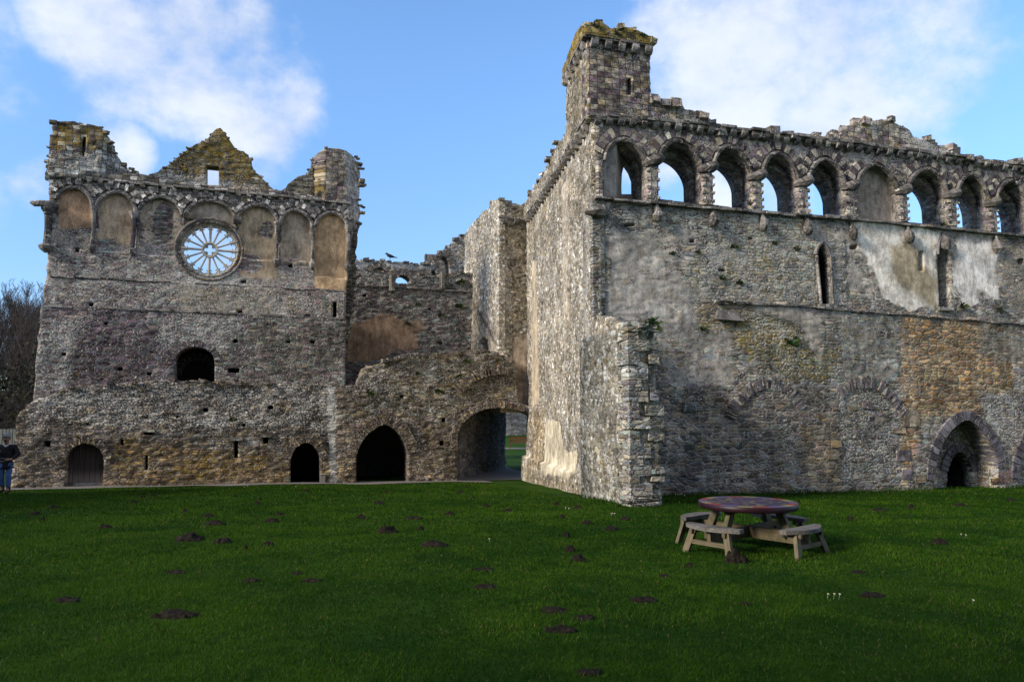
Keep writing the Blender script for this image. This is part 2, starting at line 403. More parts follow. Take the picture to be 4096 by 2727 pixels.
    hm = t.new('ShaderNodeMix'); t.put(hm.inputs[0], pm); t.put(hm.inputs[2], h); t.put(hm.inputs[3], hp)
    bp = t.new('ShaderNodeBump'); bp.inputs['Strength'].default_value = 1; bp.inputs['Distance'].default_value = bump * .62
    t.put(bp.inputs['Height'], hm.outputs[0]); t.l.new(bp.outputs[0], b.inputs['Normal'])
    return m
def plain(name, c1, c2, scale=6, bump=.01, rough=.85, stretch=(1, 1, 1), detail=5, hue=True, spec=.2):
    m, t, b = base_mat(name)
    tc = t.v('MULTIPLY', t.new('ShaderNodeTexCoord').outputs['Object'], stretch)
    n = t.noise(tc, scale, detail, .65); n2 = t.noise(tc, scale * 6, 3, .6)
    f = t.m('ADD', t.m('MULTIPLY', n, .7), t.m('MULTIPLY', n2, .3))
    col = t.mix(t.ss(f, .35, .65), c1, c2)
    if hue: col = t.mix(1., col, t.v('ADD', t.attr('hue', 'Vector'), (1, 1, 1)), 'MULTIPLY')
    t.put(b.inputs['Base Color'], col); b.inputs['Roughness'].default_value = rough; b.inputs['Specular IOR Level'].default_value = spec
    if bump:
        bp = t.new('ShaderNodeBump'); bp.inputs['Distance'].default_value = bump; t.put(bp.inputs['Height'], f); t.l.new(bp.outputs[0], b.inputs['Normal'])
    return m

M_slate = masonry('purple_slate_rubble', [(0.171, 0.136, 0.155), (0.259, 0.227, 0.219), (0.130, 0.103, 0.119), (0.210, 0.258, 0.242), (0.318, 0.270, 0.222), (0.203, 0.139, 0.163), (0.266, 0.282, 0.282)], (.27, .245, .215), 4.0, 12.5, .15, .78, .12, .0, (.40, .355, .31), .04)
M_brown = masonry('brown_rubble', [(0.175, 0.144, 0.125), (0.124, 0.101, 0.092), (0.245, 0.201, 0.145), (0.194, 0.169, 0.157), (0.284, 0.222, 0.134), (0.155, 0.117, 0.117), (0.201, 0.201, 0.188)], (.24, .20, .16), 3.7, 10.2, .17, .82, .10, .02, (.36, .32, .28), .05)
M_front = masonry('grey_green_rubble', [(0.297, 0.288, 0.260), (0.230, 0.259, 0.230), (0.365, 0.318, 0.252), (0.209, 0.171, 0.190), (0.316, 0.307, 0.288), (0.277, 0.220, 0.163), (0.214, 0.224, 0.242)], (.33, .295, .25), 3.3, 9.6, .19, .82, .13, .05, (.44, .41, .37), .036, gp=.65, con=1.0, plas0=.05)
M_side = masonry('pale_lichened_rubble', [(.42, .39, .34), (.54, .52, .49), (.33, .28, .21), (.27, .24, .20), (.48, .44, .38), (.36, .31, .23)], (.38, .33, .26), 6.5, 8.5, .13, .95, .17, .09, (.58, .52, .43), .035, stain=.5, wsc=11)
M_cheq = masonry('chequer_stone', [(.19, .135, .15), (.36, .29, .20), (.25, .22, .18), (.15, .12, .125), (.28, .25, .21)], (.045, .04, .036), 4.1, 5.6, .075, .14, .07, .10, (.4, .36, .3), .022, .008, check=.5, wsc=19, stain=.22, gp=.2, fine=.2)
M_white = masonry('lichened_chequer', [(.19, .15, .15), (.58, .56, .53), (.22, .19, .15), (.15, .125, .12), (.50, .48, .44), (.25, .21, .17)], (.06, .055, .048), 3.9, 5.6, .09, .18, .06, .14, (.4, .36, .3), .03, .015, check=.2, wsc=17, stain=.25, gp=.4, fine=.25)
M_gable = masonry('mossy_thin_slate', [(.20, .175, .12), (.25, .22, .16), (.15, .13, .10), (.28, .26, .22), (.18, .17, .15)], (.12, .11, .09), 4.2, 15, .12, .9, .04, .32, (.4, .36, .3), .05)
M_lichen = masonry('lichen_ashlar', [(.24, .20, .12), (.30, .25, .13), (.20, .17, .12)], (.06, .05, .03), 3.4, 4.6, .07, .25, .12, .30, (.4, .36, .3), .03, .03)
M_arc = masonry('mixed_ashlar', [(.21, .165, .175), (.33, .29, .23), (.26, .24, .225), (.18, .15, .155), (.36, .33, .28), (.24, .20, .20)], (.28, .25, .21), 4.3, 5.6, .10, .6, .20, .05, (.44, .40, .36), .03, .05, wsc=17)
M_dress = masonry('dressed_stone', [(.195, .18, .175), (.25, .23, .21), (.17, .155, .15), (.28, .26, .235)], (.22, .2, .18), 2.2, 2.6, .03, .8, .09, .06, (.4, .36, .3), .02)
M_purple = masonry('purple_sandstone', [(.125, .118, .135), (.15, .14, .155), (.115, .105, .12)], (.24, .21, .18), 1.6, 1.2, .02, .8, .02, .0, (.4, .36, .3), .012, stain=.3)
M_cream = plain('cream_limestone', (.44, .40, .34), (.60, .55, .48), 4, .01)
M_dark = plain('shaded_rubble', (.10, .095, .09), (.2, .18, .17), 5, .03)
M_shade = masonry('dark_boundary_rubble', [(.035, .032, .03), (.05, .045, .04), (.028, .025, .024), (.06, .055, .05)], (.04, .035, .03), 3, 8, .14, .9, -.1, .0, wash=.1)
M_far = masonry('far_rubble', [(.24, .23, .23), (.30, .29, .28), (.19, .18, .19), (.27, .25, .22)], (.22, .2, .18), 2.5, 5.5, .14, .9, .15, .0)

# ------------------------------------------------------------------ planes of the ruin
dL = (math.sin(R(71.3)), math.cos(R(71.3)))
L0 = Fr((-17.46, 26.3), dL)                 # low front wall with the vault doors
L1 = L0.shift(1.0)                          # rose window front
dR = (.958, .286)
RF = Fr((2.45, 21.9), dR)                   # arcaded front
dS = (.156, -.988)
SF = Fr((.85, 32.0), dS)                    # its sunlit side
TF = L0.shift(.7)                           # corner turret front
_c = TF.at(1149, 650)[0]; _cw = TF.w(_c, 0, 0)
TS = Fr((_cw[0], _cw[1]), (.33, -.944))     # corner turret side; s = 0 at the corner, negative behind
RC = L0.shift(5.2)                          # set-back wall
FW = L0.shift(13)                           # wall far behind it
S_CORNER = (Vector((2.45, 21.9)) - SF.P).dot(SF.d)

def el(fr, x, y, rx, ry):
    a, b = fr.at(x, y); c = fr.at(x + rx, y)[0] - a; d = b - fr.at(x, y + ry)[1]
    return ('e', a, b, abs(c), abs(d))
def zp(fr, pts, **ch):
    fe = ch.pop('fe', .35); return (fr.pts(pts), ch, fe)
def ze(fr, x, y, rx, ry, **ch):
    fe = ch.pop('fe', .4); return (el(fr, x, y, rx, ry), ch, fe)
def hole(fr, x, y, wx, hy):
    return [fr.at(x - wx / 2, y + hy / 2), fr.at(x + wx / 2, y + hy / 2), fr.at(x + wx / 2, y - hy / 2), fr.at(x - wx / 2, y - hy / 2)]
def voussoirs(fr, path, n, th, d0, d1, mat, root, name, hues, jit=.012, th_j=.12, skip=0.):
    """one arch ring made of wedge stones"""
    P = [Vector(p) for p in path]; L = [0]
    for a, b in zip(P[:-1], P[1:]): L.append(L[-1] + (b - a).length)
    def pos(t):
        t *= L[-1]
        for i in range(len(P) - 1):
            if L[i + 1] >= t - 1e-9:
                q = P[i].lerp(P[i + 1], (t - L[i]) / max(1e-9, L[i + 1] - L[i])); d = (P[i + 1] - P[i]).normalized()
                return q, Vector((-d.y, d.x))
        return P[-1], Vector((0, 1))
    mb = MB()
    for i in range(n):
        if random.random() < skip: continue
        a, na = pos((i + .06) / n); b, nb = pos((i + .94) / n); t = th * random.uniform(1 - th_j, 1 + th_j); dj = random.uniform(-.012, .012)
        pr = [a, b, b + nb * t, a + na * t]
        mb.hexa([fr.w(p.x, d, p.y) for d in (d0 + dj, d1) for p in pr], hues[i % len(hues)] if isinstance(hues, list) else hues, jit)
    return mb.build(name, mat, root)
def corbel(fr, s, z, wd, h, out, root, d=0., name='corbel', mat=None):
    """a bracket with a rounded underside, standing proud of the wall"""
    mb = MB(); k = random.uniform(.85, 1.15); w2 = wd / 2 * random.uniform(.85, 1.1); hue = random.uniform(-.2, .15)
    prof = [(d + .03, z), (d - out * k, z), (d - out * k, z - h * .45), (d - out * k * .8, z - h * .75), (d - out * k * .45, z - h), (d + .03, z - h)]
    vs = [fr.w(s + sg * w2, p[0] + random.uniform(-.01, .01), p[1] + random.uniform(-.012, .012)) for sg in (-1, 1) for p in prof]; n = 6
    mb.add(vs, [tuple(range(n)), tuple(range(2 * n - 1, n - 1, -1))] + [(i, i + n, (i + 1) % n + n, (i + 1) % n) for i in range(n)], (hue, hue, hue))
    return mb.build(name, mat or M_dress, root)
def slab_course(fr, pts, out, h, root, name, mat, d=0., step=.55):
    """projecting course of thin slabs along a line of wall points"""
    mb = MB()
    for (a, b) in zip(pts[:-1], pts[1:]):
        L = b[0] - a[0]; n = max(1, int(abs(L) / step))
        for i in range(n):
            t0, t1 = i / n, (i + 1) / n - .004; za = a[1] + (b[1] - a[1]) * t0; zb = a[1] + (b[1] - a[1]) * t1
            o = out * random.uniform(.7, 1.2); hh = h * random.uniform(.75, 1.25); q = random.uniform(-.015, .015)
            A, B = a[0] + L * t0, a[0] + L * t1
            hu = random.uniform(-.25, .15)
            mb.hexa([fr.w(A, d - o, za + q), fr.w(B, d - o, zb + q), fr.w(B, d + .05, zb + q), fr.w(A, d + .05, za + q),
                     fr.w(A, d - o, za + q + hh), fr.w(B, d - o, zb + q + hh), fr.w(B, d + .05, zb + q + hh), fr.w(A, d + .05, za + q + hh)], (hu, hu, hu), .012)
    return mb.build(name, mat, root)
def loose_stones(fr, line, T, root, name, mat, size=.2, dens=3.2, d0=0., sq=False):
    """stones lying on a broken wall top"""
    mb = MB(); P = [Vector(p) for p in line]
    for a, b in zip(P[:-1], P[1:]):
        L = (b - a).length
        for i in range(max(1, int(L * dens))):
            t = random.random(); p = a.lerp(b, t)
            sx = size * random.uniform(.5, 1.3); sz = sx * (random.uniform(.55, .85) if sq else random.uniform(.2, .6))
            dd = d0 + random.uniform(.0, T) if random.random() < .6 else d0 + random.uniform(-.02, .15)
            c = fr.w(p.x, dd, p.y + random.uniform(-.3, .35) * sz)
            hu = random.uniform(-.3, .35)
            M = Matrix.Rotation(math.atan2(fr.d.y, fr.d.x) + random.uniform(-.4, .4), 3, 'Z') @ Matrix.Rotation(random.uniform(-.18, .18), 3, 'Y')
            mb.box(c, (sx, sx * random.uniform(.6, 1.1), sz), (hu, hu, hu * .9), .02, M=M)
    return mb.build(name, mat, root)
def head(path, e): return path

# ------------------------------------------------------------------ ground
def ground_sheet():
    ys = np.concatenate([[-300, -120, -60, -30], np.arange(-20, 50, .5), [55, 60, 70, 90, 120, 180, 260, 400, 700, 1200]])
    xs = np.concatenate([[-900, -500, -250, -120, -80, -60], np.arange(-45, 46, .5), [60, 80, 120, 250, 500, 900]])
    X, Y = np.meshgrid(xs, ys, indexing='ij'); Z = gz(Y) + (fbm(X * .35, Y * .35, 5, 3) - .5) * .10 * (np.abs(X) < 50) * (Y < 34)
    n, m = len(xs), len(ys); I = np.arange(n * m).reshape(n, m)
    Q = np.stack([I[:-1, :-1].ravel(), I[1:, :-1].ravel(), I[1:, 1:].ravel(), I[:-1, 1:].ravel()], 1)
    return quads('lawn', np.stack([X.ravel(), Y.ravel(), Z.ravel()], 1), Q, M_lawn, None, smooth=True)
def lawn_z(x, y):
    x, y = np.asarray(x, float), np.asarray(y, float)
    return gz(y) + (fbm(x * .35, y * .35, 5, 3) - .5) * .10 * (y < 34)
M_lawn, t, b = base_mat('turf')
P = t.new('ShaderNodeNewGeometry').outputs['Position']
n1 = t.noise(P, .55, 5, .6); n2 = t.noise(P, 7, 4, .65); n3 = t.noise(P, 60, 3, .7)
col = t.mix(t.ss(n1, .3, .7), (.018, .060, .003), (.045, .100, .005))
col = t.mix(t.ss(n2, .4, .7, 0, .6), col, (.018, .048, .004))
col = t.mix(1., col, t.m('MULTIPLY_ADD', n3, 1.3, .35), 'MULTIPLY')
t.put(b.inputs['Base Color'], col); b.inputs['Specular IOR Level'].default_value = .08
bp = t.new('ShaderNodeBump'); bp.inputs['Distance'].default_value = .05; t.put(bp.inputs['Height'], t.m('ADD', n3, n2)); t.l.new(bp.outputs[0], b.inputs['Normal'])
M_gravel = plain('gravel', (.13, .12, .11), (.24, .225, .21), 9, .012, hue=False)
tag(ground_sheet(), kind='structure')

def strip(name, rows, mat, dz=.012, kind='structure'):
    """a ground sheet from rows of points; follows the lawn"""
    A = np.array(rows); n, m = A.shape[:2]; X, Y = A[..., 0].ravel(), A[..., 1].ravel()
    Z = lawn_z(X, Y) + dz
    I = np.arange(n * m).reshape(n, m)
    Q = np.stack([I[:-1, :-1].ravel(), I[1:, :-1].ravel(), I[1:, 1:].ravel(), I[:-1, 1:].ravel()], 1)
    return tag(quads(name, np.stack([X, Y, Z], 1), Q, mat, None, smooth=True), kind=kind)
rows = []
for s_ in np.arange(-9, 17.4, .25):
    wv = 1.22 + .14 * math.sin(s_ * 1.1) + .08 * math.sin(s_ * 2.7 + 1)
    r = []
    for f_ in np.linspace(0, 1, 9):
        p = L0.w(s_, .6 - (wv + .6) * f_, 0); r.append(p[:2])
    rows.append(r)
strip('path', rows, M_gravel, .03)
rows = []
for d_ in np.arange(.4, 11, .5):
    rows.append([L0.w(15.6 + d_ * .05 + 4.6 * f_, d_, 0)[:2] for f_ in np.linspace(0, 1, 7)])
strip('path', rows, M_gravel, .034)

# ------------------------------------------------------------------ rose window range
rg = thing('ruined_hall', 'tall ruined medieval hall front with round rose window, seven blind arches and a broken gable', 'ruin', L1.w(5.5, 0, -1.1))
cl = [(60, 400), (107, 404), (402, 434), (640, 455), (805, 472), (840, 475)]
CORN = L1.pts(cl)
def cornice_y(x): return float(np.interp(x, [p[0] for p in cl], [p[1] for p in cl]))
arches = [((131, 458), (174, 431), (213, 475)), ((222, 480), (272, 441), (312, 487)), ((319, 490), (370, 452), (420, 497)), ((424, 500), (485, 461), (543, 505)),
          ((547, 507), (592, 471), (640, 513)), ((644, 513), (678, 483), (718, 518)), ((725, 520), (764, 489), (799, 522))]
panel_bot = [575, 580, 590, 560, 600, 600, 640]
heads = [arch(L1.at(*a), L1.at(*m_), L1.at(*c), .08, 10) for a, m_, c in arches]
panels = []
for (a, m_, c), hd, pb in zip(arches, heads, panel_bot): panels.append([L1.at(a[0], pb - 6)] + hd + [L1.at(c[0], pb)])
rc = L1.at(482, 573); rw = abs(L1.at(550, 578)[0] - L1.at(415, 568)[0]) / 2; rh = abs(L1.at(482, 512)[1] - L1.at(482, 635)[1]) / 2
RR = (rw + rh) / 2
rose_hole = [(rc[0] + RR * 1.03 * math.cos(a), rc[1] + RR * 1.03 * math.sin(a)) for a in np.linspace(0, 2 * math.pi, 40)[:-1]]
win = [(404, 890), (404, 832)] + [] ; 
win_head = arch(L1.at(404, 828), L1.at(450, 797), L1.at(494, 832), .05, 8)
win_hole = [L1.at(403, 895)] + win_head + [L1.at(494, 895)]
smalls = [(176, 574, 12, 12), (668, 611, 10, 10), (552, 718, 11, 9), (708, 728, 12, 8), (210, 701, 11, 9), (542, 785, 11, 9), (718, 788, 10, 8), (538, 852, 26, 11), (770, 712, 9, 36),
          (345, 860, 14, 7), (278, 849, 13, 7), (663, 787, 8, 6), (148, 815, 13, 8), (560, 648, 14, 8), (245, 745, 9, 6)]
lholes = [rose_hole, win_hole] + [hole(L1, *h) for h in smalls]
out = [(4.3, 1.9)] + []
edgeL = ragged(L1.pts([(78, 925), (85, 831), (98, 703), (111.5, 575), (113, 500), (114, 417), (108, 404)]), .22, .035, 3)
edgeR = ragged(L1.pts([(815, 474), (814, 520), (810, 545), (806, 580), (800, 640), (796, 671), (795, 735), (793, 880), (793, 905)]), .2, .03, 4)
wo = [(edgeL[0][0] - .05, 1.95)] + edgeL + [CORN[2], CORN[3]] + edgeR + [(edgeR[-1][0], 1.95)]
def dep_hall(X, Z):
    d = np.zeros_like(X)
    for p in panels: d += .13 * pip(X, Z, p)
    # face stands back above the two string courses
    zs = np.interp(X, [L1.at(115, 637)[0], L1.at(795, 671)[0]], [L1.at(115, 637)[1], L1.at(795, 671)[1]])
    zl = np.interp(X, [L1.at(113, 706)[0], L1.at(795, 735)[0]], [L1.at(113, 706)[1], L1.at(795, 735)[1]])
    d -= .09 * (Z < zl) + .05 * (Z < zs)
    return d
OCH, TAN, GREYP = (.02, -.03, -.10), (.0, -.02, -.06), (-.02, -.02, -.02)
zl_ = [zp(L1, [(60, 400), (840, 470), (840, 500), (420, 462), (60, 430)], wht=.55, hue=(.0, -.02, -.08), yel=.12),
       zp(L1, [(100, 600), (795, 640), (795, 735), (100, 705)], plas=.42, hue=(.40, .38, .34), pcol=(-.0, -.01, -.0), wht=.2),
       zp(L1, [(100, 520), (800, 560), (795, 668), (100, 640)], plas=.52, hue=(.45, .40, .36), pcol=(.03, .01, .0), wht=.25),
       zp(L1, [(120, 570), (330, 580), (400, 640), (110, 640)], plas=.44, hue=(.35, .32, .3), wht=.2),
       zp(L1, [(410, 640), (690, 650), (660, 735), (400, 720)], plas=.50, hue=(.12, .1, .02), pcol=(-.07, -.075, -.09), yel=.25, wht=.35),
       zp(L1, [(100, 700), (500, 715), (430, 880), (80, 900)], hue=(-.40, -.47, -.36)),
       zp(L1, [(88, 730), (190, 735), (160, 900), (70, 900)], hue=(.0, -.02, .0), wht=.25),
       zp(L1, [(350, 725), (580, 735), (520, 800), (380, 790)], hue=(-.08, -.06, -.06), wht=.3),
       zp(L1, [(590, 735), (795, 740), (793, 885), (560, 880)], hue=(-.16, -.15, -.22)),
       zp(L1, [(600, 660), (790, 675), (790, 735), (640, 730)], hue=(.25, .12, .08), plas=.35)]
pan = [(.98, (.10, -.03, -.10)), (.72, (.09, .02, -.04)), (.58, (.08, .04, .0)), (.75, (.0, -.015, -.03)), (.78, (.06, .01, -.05)), (.72, (.01, -.015, -.04)), (1., (.18, .05, -.06))]
for (a, m_, c), hd, pb, (pl, pcl) in zip(arches, heads, [524, 560, 560, 560, 640, 610, 668], pan):
    zl_.append(([L1.at(a[0] + 2, pb)] + hd + [L1.at(c[0] - 2, pb)], dict(plas=pl, pcol=pcl, yel=-.3, wht=-.5), .12))
zl_ += [ze(L1, 575, 605, 32, 20, plas=.2, hue=(.3, .27, .22)), ze(L1, 615, 530, 14, 16, plas=.0), ze(L1, 240, 570, 26, 18, plas=.25, hue=(.3, .25, .2)), ze(L1, 375, 540, 14, 60, plas=.15, hue=(.15, .12, .05)),
        ze(L1, 672, 622, 40, 26, plas=.4, hue=(.25, .22, .2)), ze(L1, 482, 640, 70, 14, plas=.1, wht=.9, yel=.3)]
wall('wall', L1, wo, lholes, 1.1, M_slate, rg, (.075, .05), dep_hall, .022, zl_, seed=11)

# parapet above the cornice, gable and the two corner turrets
top = [(107, 405), (316, 400), (339, 405), (402, 418), (500, 432), (560, 430), (640, 440), (719, 452), (805, 466)]
pp = ragged(L1.pts(top), .25, .035, 5)
po = [L1.at(107, 404)] + pp + [L1.at(806, 472), CORN[3], CORN[2]]
wall('parapet', L1.shift(-.10), [(s_ + .0, z_) for s_, z_ in po], [], .55, M_white, rg, (.09, .06), None, .03, [], seed=12)
gt = [(330, 412), (347, 401), (364, 394), (395, 372), (421, 353), (428, 346), (461, 328), (479, 318), (497, 297), (508, 295), (515, 305), (531, 327), (542, 343), (567, 354), (576, 367), (580, 382), (587, 397), (605, 413), (621, 429), (636, 441), (650, 446)]
GL = L1.shift(.45); gp = ragged(GL.pts(gt), .17, .035, 6)
go = gp + GL.pts([(650, 460), (330, 430)])
gw = GL.pts([(475, 424), (475, 379), (503, 382), (503, 427)])
wall('gable', GL, go, [gw, hole(GL, 583, 370, 8, 5), hole(GL, 420, 378, 7, 5)], .7, M_gable, rg, (.07, .045), None, .04, [zp(GL, [(430, 300), (540, 300), (590, 420), (440, 420)], yel=.25), ze(GL, 480, 420, 160, 18, wht=.5)], seed=13)
loose_stones(GL, gp, .7, rg, 'coping', M_gable, .17, 3.4)
lt = [(106.5, 404), (110, 384), (113, 345), (115.5, 312), (122, 307), (123, 277), (154, 279), (171, 279), (190, 286), (218, 289), (232, 292), (241, 303), (252, 317), (258, 345)]
lt2 = [(258, 345), (270, 356), (277, 376), (305, 390), (316, 402)]
TL = L1.shift(-.16); lp = ragged(TL.pts(lt + lt2), .2, .05, 7)
slit = [TL.at(189, 360), TL.at(187, 325), TL.at(192, 314), TL.at(199, 316), TL.at(198, 345), TL.at(193, 362)]
wall('turret', TL, lp + [TL.at(316, 412), TL.at(240, 418)], [slit], 1.0, M_white, rg, (.085, .06), lambda X, Z: .9 * (X > TL.at(240, 340)[0]) * np.clip((X - TL.at(240, 340)[0]) / 1.0, 0, 1) * 0 + .5 * np.clip((X - TL.at(236, 340)[0]) / .5, 0, 1), .05,
     [zp(TL, [(120, 280), (260, 285), (260, 345), (115, 345)], yel=.35, wht=-.2, hue=(-.15, -.15, -.2)), zp(TL, [(110, 345), (300, 350), (320, 410), (105, 404)], wht=.35)], seed=14)
loose_stones(TL, lp, .9, rg, 'coping', M_gable, .2, 3.)
rt = [(640, 450), (649, 436), (662, 423), (675, 414), (687, 405), (705, 402), (714, 387), (720, 378)]
RL = L1.shift(.2); rp = ragged(RL.pts(rt), .17, .05, 8)
wall('turret_stub', RL, rp + RL.pts([(724, 460), (640, 458)]), [], .7, M_gable, rg, (.08, .05), None, .04, [(RL.pts([(600, 380), (740, 380), (740, 470), (600, 470)]), dict(yel=-.3, hue=(.05, .1, .15)), .2)], seed=15)
rt3 = [(718, 458), (716, 387), (719, 358), (733, 347), (749, 341), (772, 341), (811, 351), (829, 366), (834, 387), (832, 436), (829, 454), (836, 479), (830, 497), (822, 520), (815, 524), (808, 500), (806, 474)]
TR = L1.shift(-.14); rp3 = ragged(TR.pts(rt3), .2, .012, 9)
sc_ = TR.at(795, 400)[0]; sl_ = TR.at(745, 400)[0]
wall('turret', TR, rp3, [], 1.5, M_cheq, rg, (.085, .055), lambda X, Z: np.clip(X - sc_, 0, 3) * 1.1 + np.clip(sl_ - X, 0, 3) * 1.0, .025,
     [zp(TR, [(715, 400), (745, 350), (748, 470), (715, 470)], yel=.2), zp(TR, [(796, 350), (840, 350), (840, 520), (796, 520)], wht=.35, hue=(.25, .28, .28))], seed=16)
loose_stones(TR, rp3[:30], 1.2, rg, 'coping', M_gable, .26, 2.6)
# broken wall end below the right turret
be = [(796, 530), (816, 524), (824, 516), (830, 497), (828, 520), (822, 560), (817, 600), (822, 640), (812, 700), (806, 760), (800, 800), (792, 800)]
BE = L1.shift(.55)
wall('broken_end', BE, ragged(BE.pts(be), .16, .06, 10), [], .6, M_gable, rg, (.07, .045), None, .07, [(BE.pts([(780, 500), (840, 500), (840, 820), (780, 820)]), dict(yel=-.3, hue=(-.15, -.1, 0)), .2)], seed=17)

# cornice, corbels, strings
slab_course(L1, [CORN[1], CORN[2], CORN[3], CORN[4]], .20, .07, rg, 'cornice', M_dress)
for i in range(29):
    x = 111 + i * 24.3
    if i in (1, 7): continue
    s_, z_ = L1.at(x, cornice_y(x) + 1); corbel(L1, s_, z_, .17, .18, .17, rg)
slab_course(L1, L1.pts([(115, 637), (795, 671)]), .05, .05, rg, 'string_course', M_dress, -.03, .8)
slab_course(L1, L1.pts([(113, 706), (795, 735)]), .09, .06, rg, 'string_course', M_dress, -.08, .8)
# blind arches: hood moulds with a ring of light and dark blocks round them, colonnettes, corbels
for i, hd in enumerate(heads):
    mb = MB(); hu = random.uniform(-.25, 0); mb.tube([L1.w(p[0], -.03, p[1]) for p in hd], .085, 6, (hu, hu, hu + .03)); mb.build('hood_mould', M_dress, rg)
    o2 = []
    cx_ = sum(p[0] for p in hd) / len(hd); cz_ = min(p[1] for p in hd)
    for p in hd[2:-2]:
        v = Vector((p[0] - cx_, p[1] - cz_ + .5)).normalized() * .13; o2.append((p[0] + v.x, p[1] + v.y))
    voussoirs(L1, o2, 13, .24, -.11, .1, M_dress, rg, 'arch_ring', [(1.7, 1.75, 1.75), (-.45, -.5, -.5), (1.3, 1.35, 1.35), (-.4, -.45, -.45)], .012, .25, .12)
def colonnette(x, y0, y1, r=.075, cap=True, base=True, hue=(-.3, -.3, -.28), mat=M_dress, fr=L1):
    p0, p1 = fr.at(x, y0), fr.at(x, y1); mb = MB()
    mb.tube([fr.w(p0[0], -.05, p0[1]), fr.w((p0[0] + p1[0]) / 2, -.05, (p0[1] + p1[1]) / 2), fr.w(p0[0], -.05, p1[1])], r, 8, hue); o = mb.build('colonnette', mat, rg)
    if cap:
        mb = MB(); mb.tube([fr.w(p0[0], -.05, p0[1] + h) for h in (-.08, 0, .10, .2)], [r * 1.15, r * 1.3, r * 1.9, r * 2.], 8, hue); mb.build('capital', M_dress, o)
    if base: mb = MB(); mb.tube([fr.w(p0[0], -.04, p1[1] + h) for h in (.06, -.02, -.14, -.26)], [r * 1.5, r * 2.1, r * 1.7, r * .6], 7, (-.2, -.2, -.2)); mb.build('corbel', M_dress, o)
colonnette(112, 490, 566, .13); colonnette(216, 486, 567); colonnette(308, 500, 575, .085, hue=(-.1, -.12, .0), mat=M_purple); colonnette(637, 522, 600); colonnette(719.5, 530, 606, .07, hue=(.1, .08, .0)); colonnette(801, 530, 612, .085, hue=(-.1, -.1, -.1))
for x, y in ((437, 494), (546, 506)):
    s_, z_ = L1.at(x, y); corbel(L1, s_, z_ + .1, .32, .28, .2, rg, 0, 'capital')
mb = MB(); s_, z_ = L1.at(112, 475)
mb.tube([L1.w(s_ + .35, -.08, z_), L1.w(s_ + .05, -.14, z_ + .02), L1.w(s_ - .2, -.18, z_ + .05), L1.w(s_ - .42, -.2, z_ + .02), L1.w(s_ - .55, -.2, z_ + .06)], [.12, .17, .13, .12, .05], 7, (-.3, -.3, -.3)); mb.build('gargoyle', M_dress, rg)
mb = MB()
for i in range(150):
    x = random.uniform(118, 800); cy = cornice_y(x); y = cy + random.uniform(12, 34); s_, z_ = L1.at(x, y)
    if any(pip(np.array([s_]), np.array([z_ - .1]), p)[0] for p in panels): continue
    w_ = random.uniform(.08, .16); h = random.uniform(.08, .14); hu = random.choice((1.8, 1.6, 1.2, .5, -.4, -.5)); M = Matrix.Rotation(math.atan2(L1.d.y, L1.d.x), 3, 'Z') @ Matrix.Rotation(random.uniform(-.5, .5), 3, 'Y')
    mb.box(L1.w(s_, -.05, z_), (w_, .12, h), (hu, hu, hu), .012, M=M)
tag(mb.build('facing_stone', M_dress, rg), kind='stuff')
# rose window: moulding, rim, sixteen spokes with cusped heads, hub with quatrefoil
mb = MB(); mb.tube([L1.w(rc[0] + RR * 1.15 * math.cos(a), -.01, rc[1] + RR * 1.15 * math.sin(a)) for a in np.linspace(0, 2 * math.pi, 49)[:-1]], .055, 7, (-.2, -.22, -.24), True); mb.build('rose_moulding', M_dress, rg)
mb = MB(); mb.tube([L1.w(rc[0] + RR * 1.03 * math.cos(a), .02, rc[1] + RR * 1.03 * math.sin(a)) for a in np.linspace(0, 2 * math.pi, 49)[:-1]], .06, 6, (-.45, -.46, -.46), True); mb.build('rose_moulding', M_dress, rg)
TD = .17
mb = MB(); mb.tube([L1.w(rc[0] + RR * .98 * math.cos(a), TD, rc[1] + RR * .98 * math.sin(a)) for a in np.linspace(0, 2 * math.pi, 65)[:-1]], .055, 6, None, True); rim = mb.build('rose_window', M_cream, rg)
def ringpoly(mb, c, r0, r1, d0, d1, a0=0, a1=2 * math.pi, n=40):
    pr = []
    for i in range(n + 1):
        a = a0 + (a1 - a0) * i / n
        pr.append([(c[0] + r * math.cos(a), c[1] + r * math.sin(a), d) for r, d in ((r0, d0), (r1, d0), (r1, d1), (r0, d1))])
    vs = [L1.w(q[0], q[2], q[1]) for p in pr for q in p]
    fs = [(4 * i + k, 4 * i + (k + 1) % 4, 4 * i + 4 + (k + 1) % 4, 4 * i + 4 + k) for i in range(n) for k in range(4)]
    mb.add(vs, fs)
mb = MB(); ringpoly(mb, rc, RR * .235, RR * .29, TD - .07, TD + .10); h_ = mb.build('hub', M_cream, rim)
mb = MB()
for k in range(4):      # quatrefoil cut in the hub
    a = math.pi / 2 * k; c_ = (rc[0] + RR * .105 * math.cos(a), rc[1] + RR * .105 * math.sin(a))
    ringpoly(mb, c_, RR * .092, RR * .125, TD - .02, TD + .06, a - 2.0, a + 2.0, 18)
    a += math.pi / 4; c_ = (rc[0] + RR * .19 * math.cos(a), rc[1] + RR * .19 * math.sin(a))
    mb.tube([L1.w(c_[0], TD - .02, c_[1]), L1.w(c_[0], TD + .06, c_[1])], RR * .065, 8)
mb.build('quatrefoil', M_cream, rim)
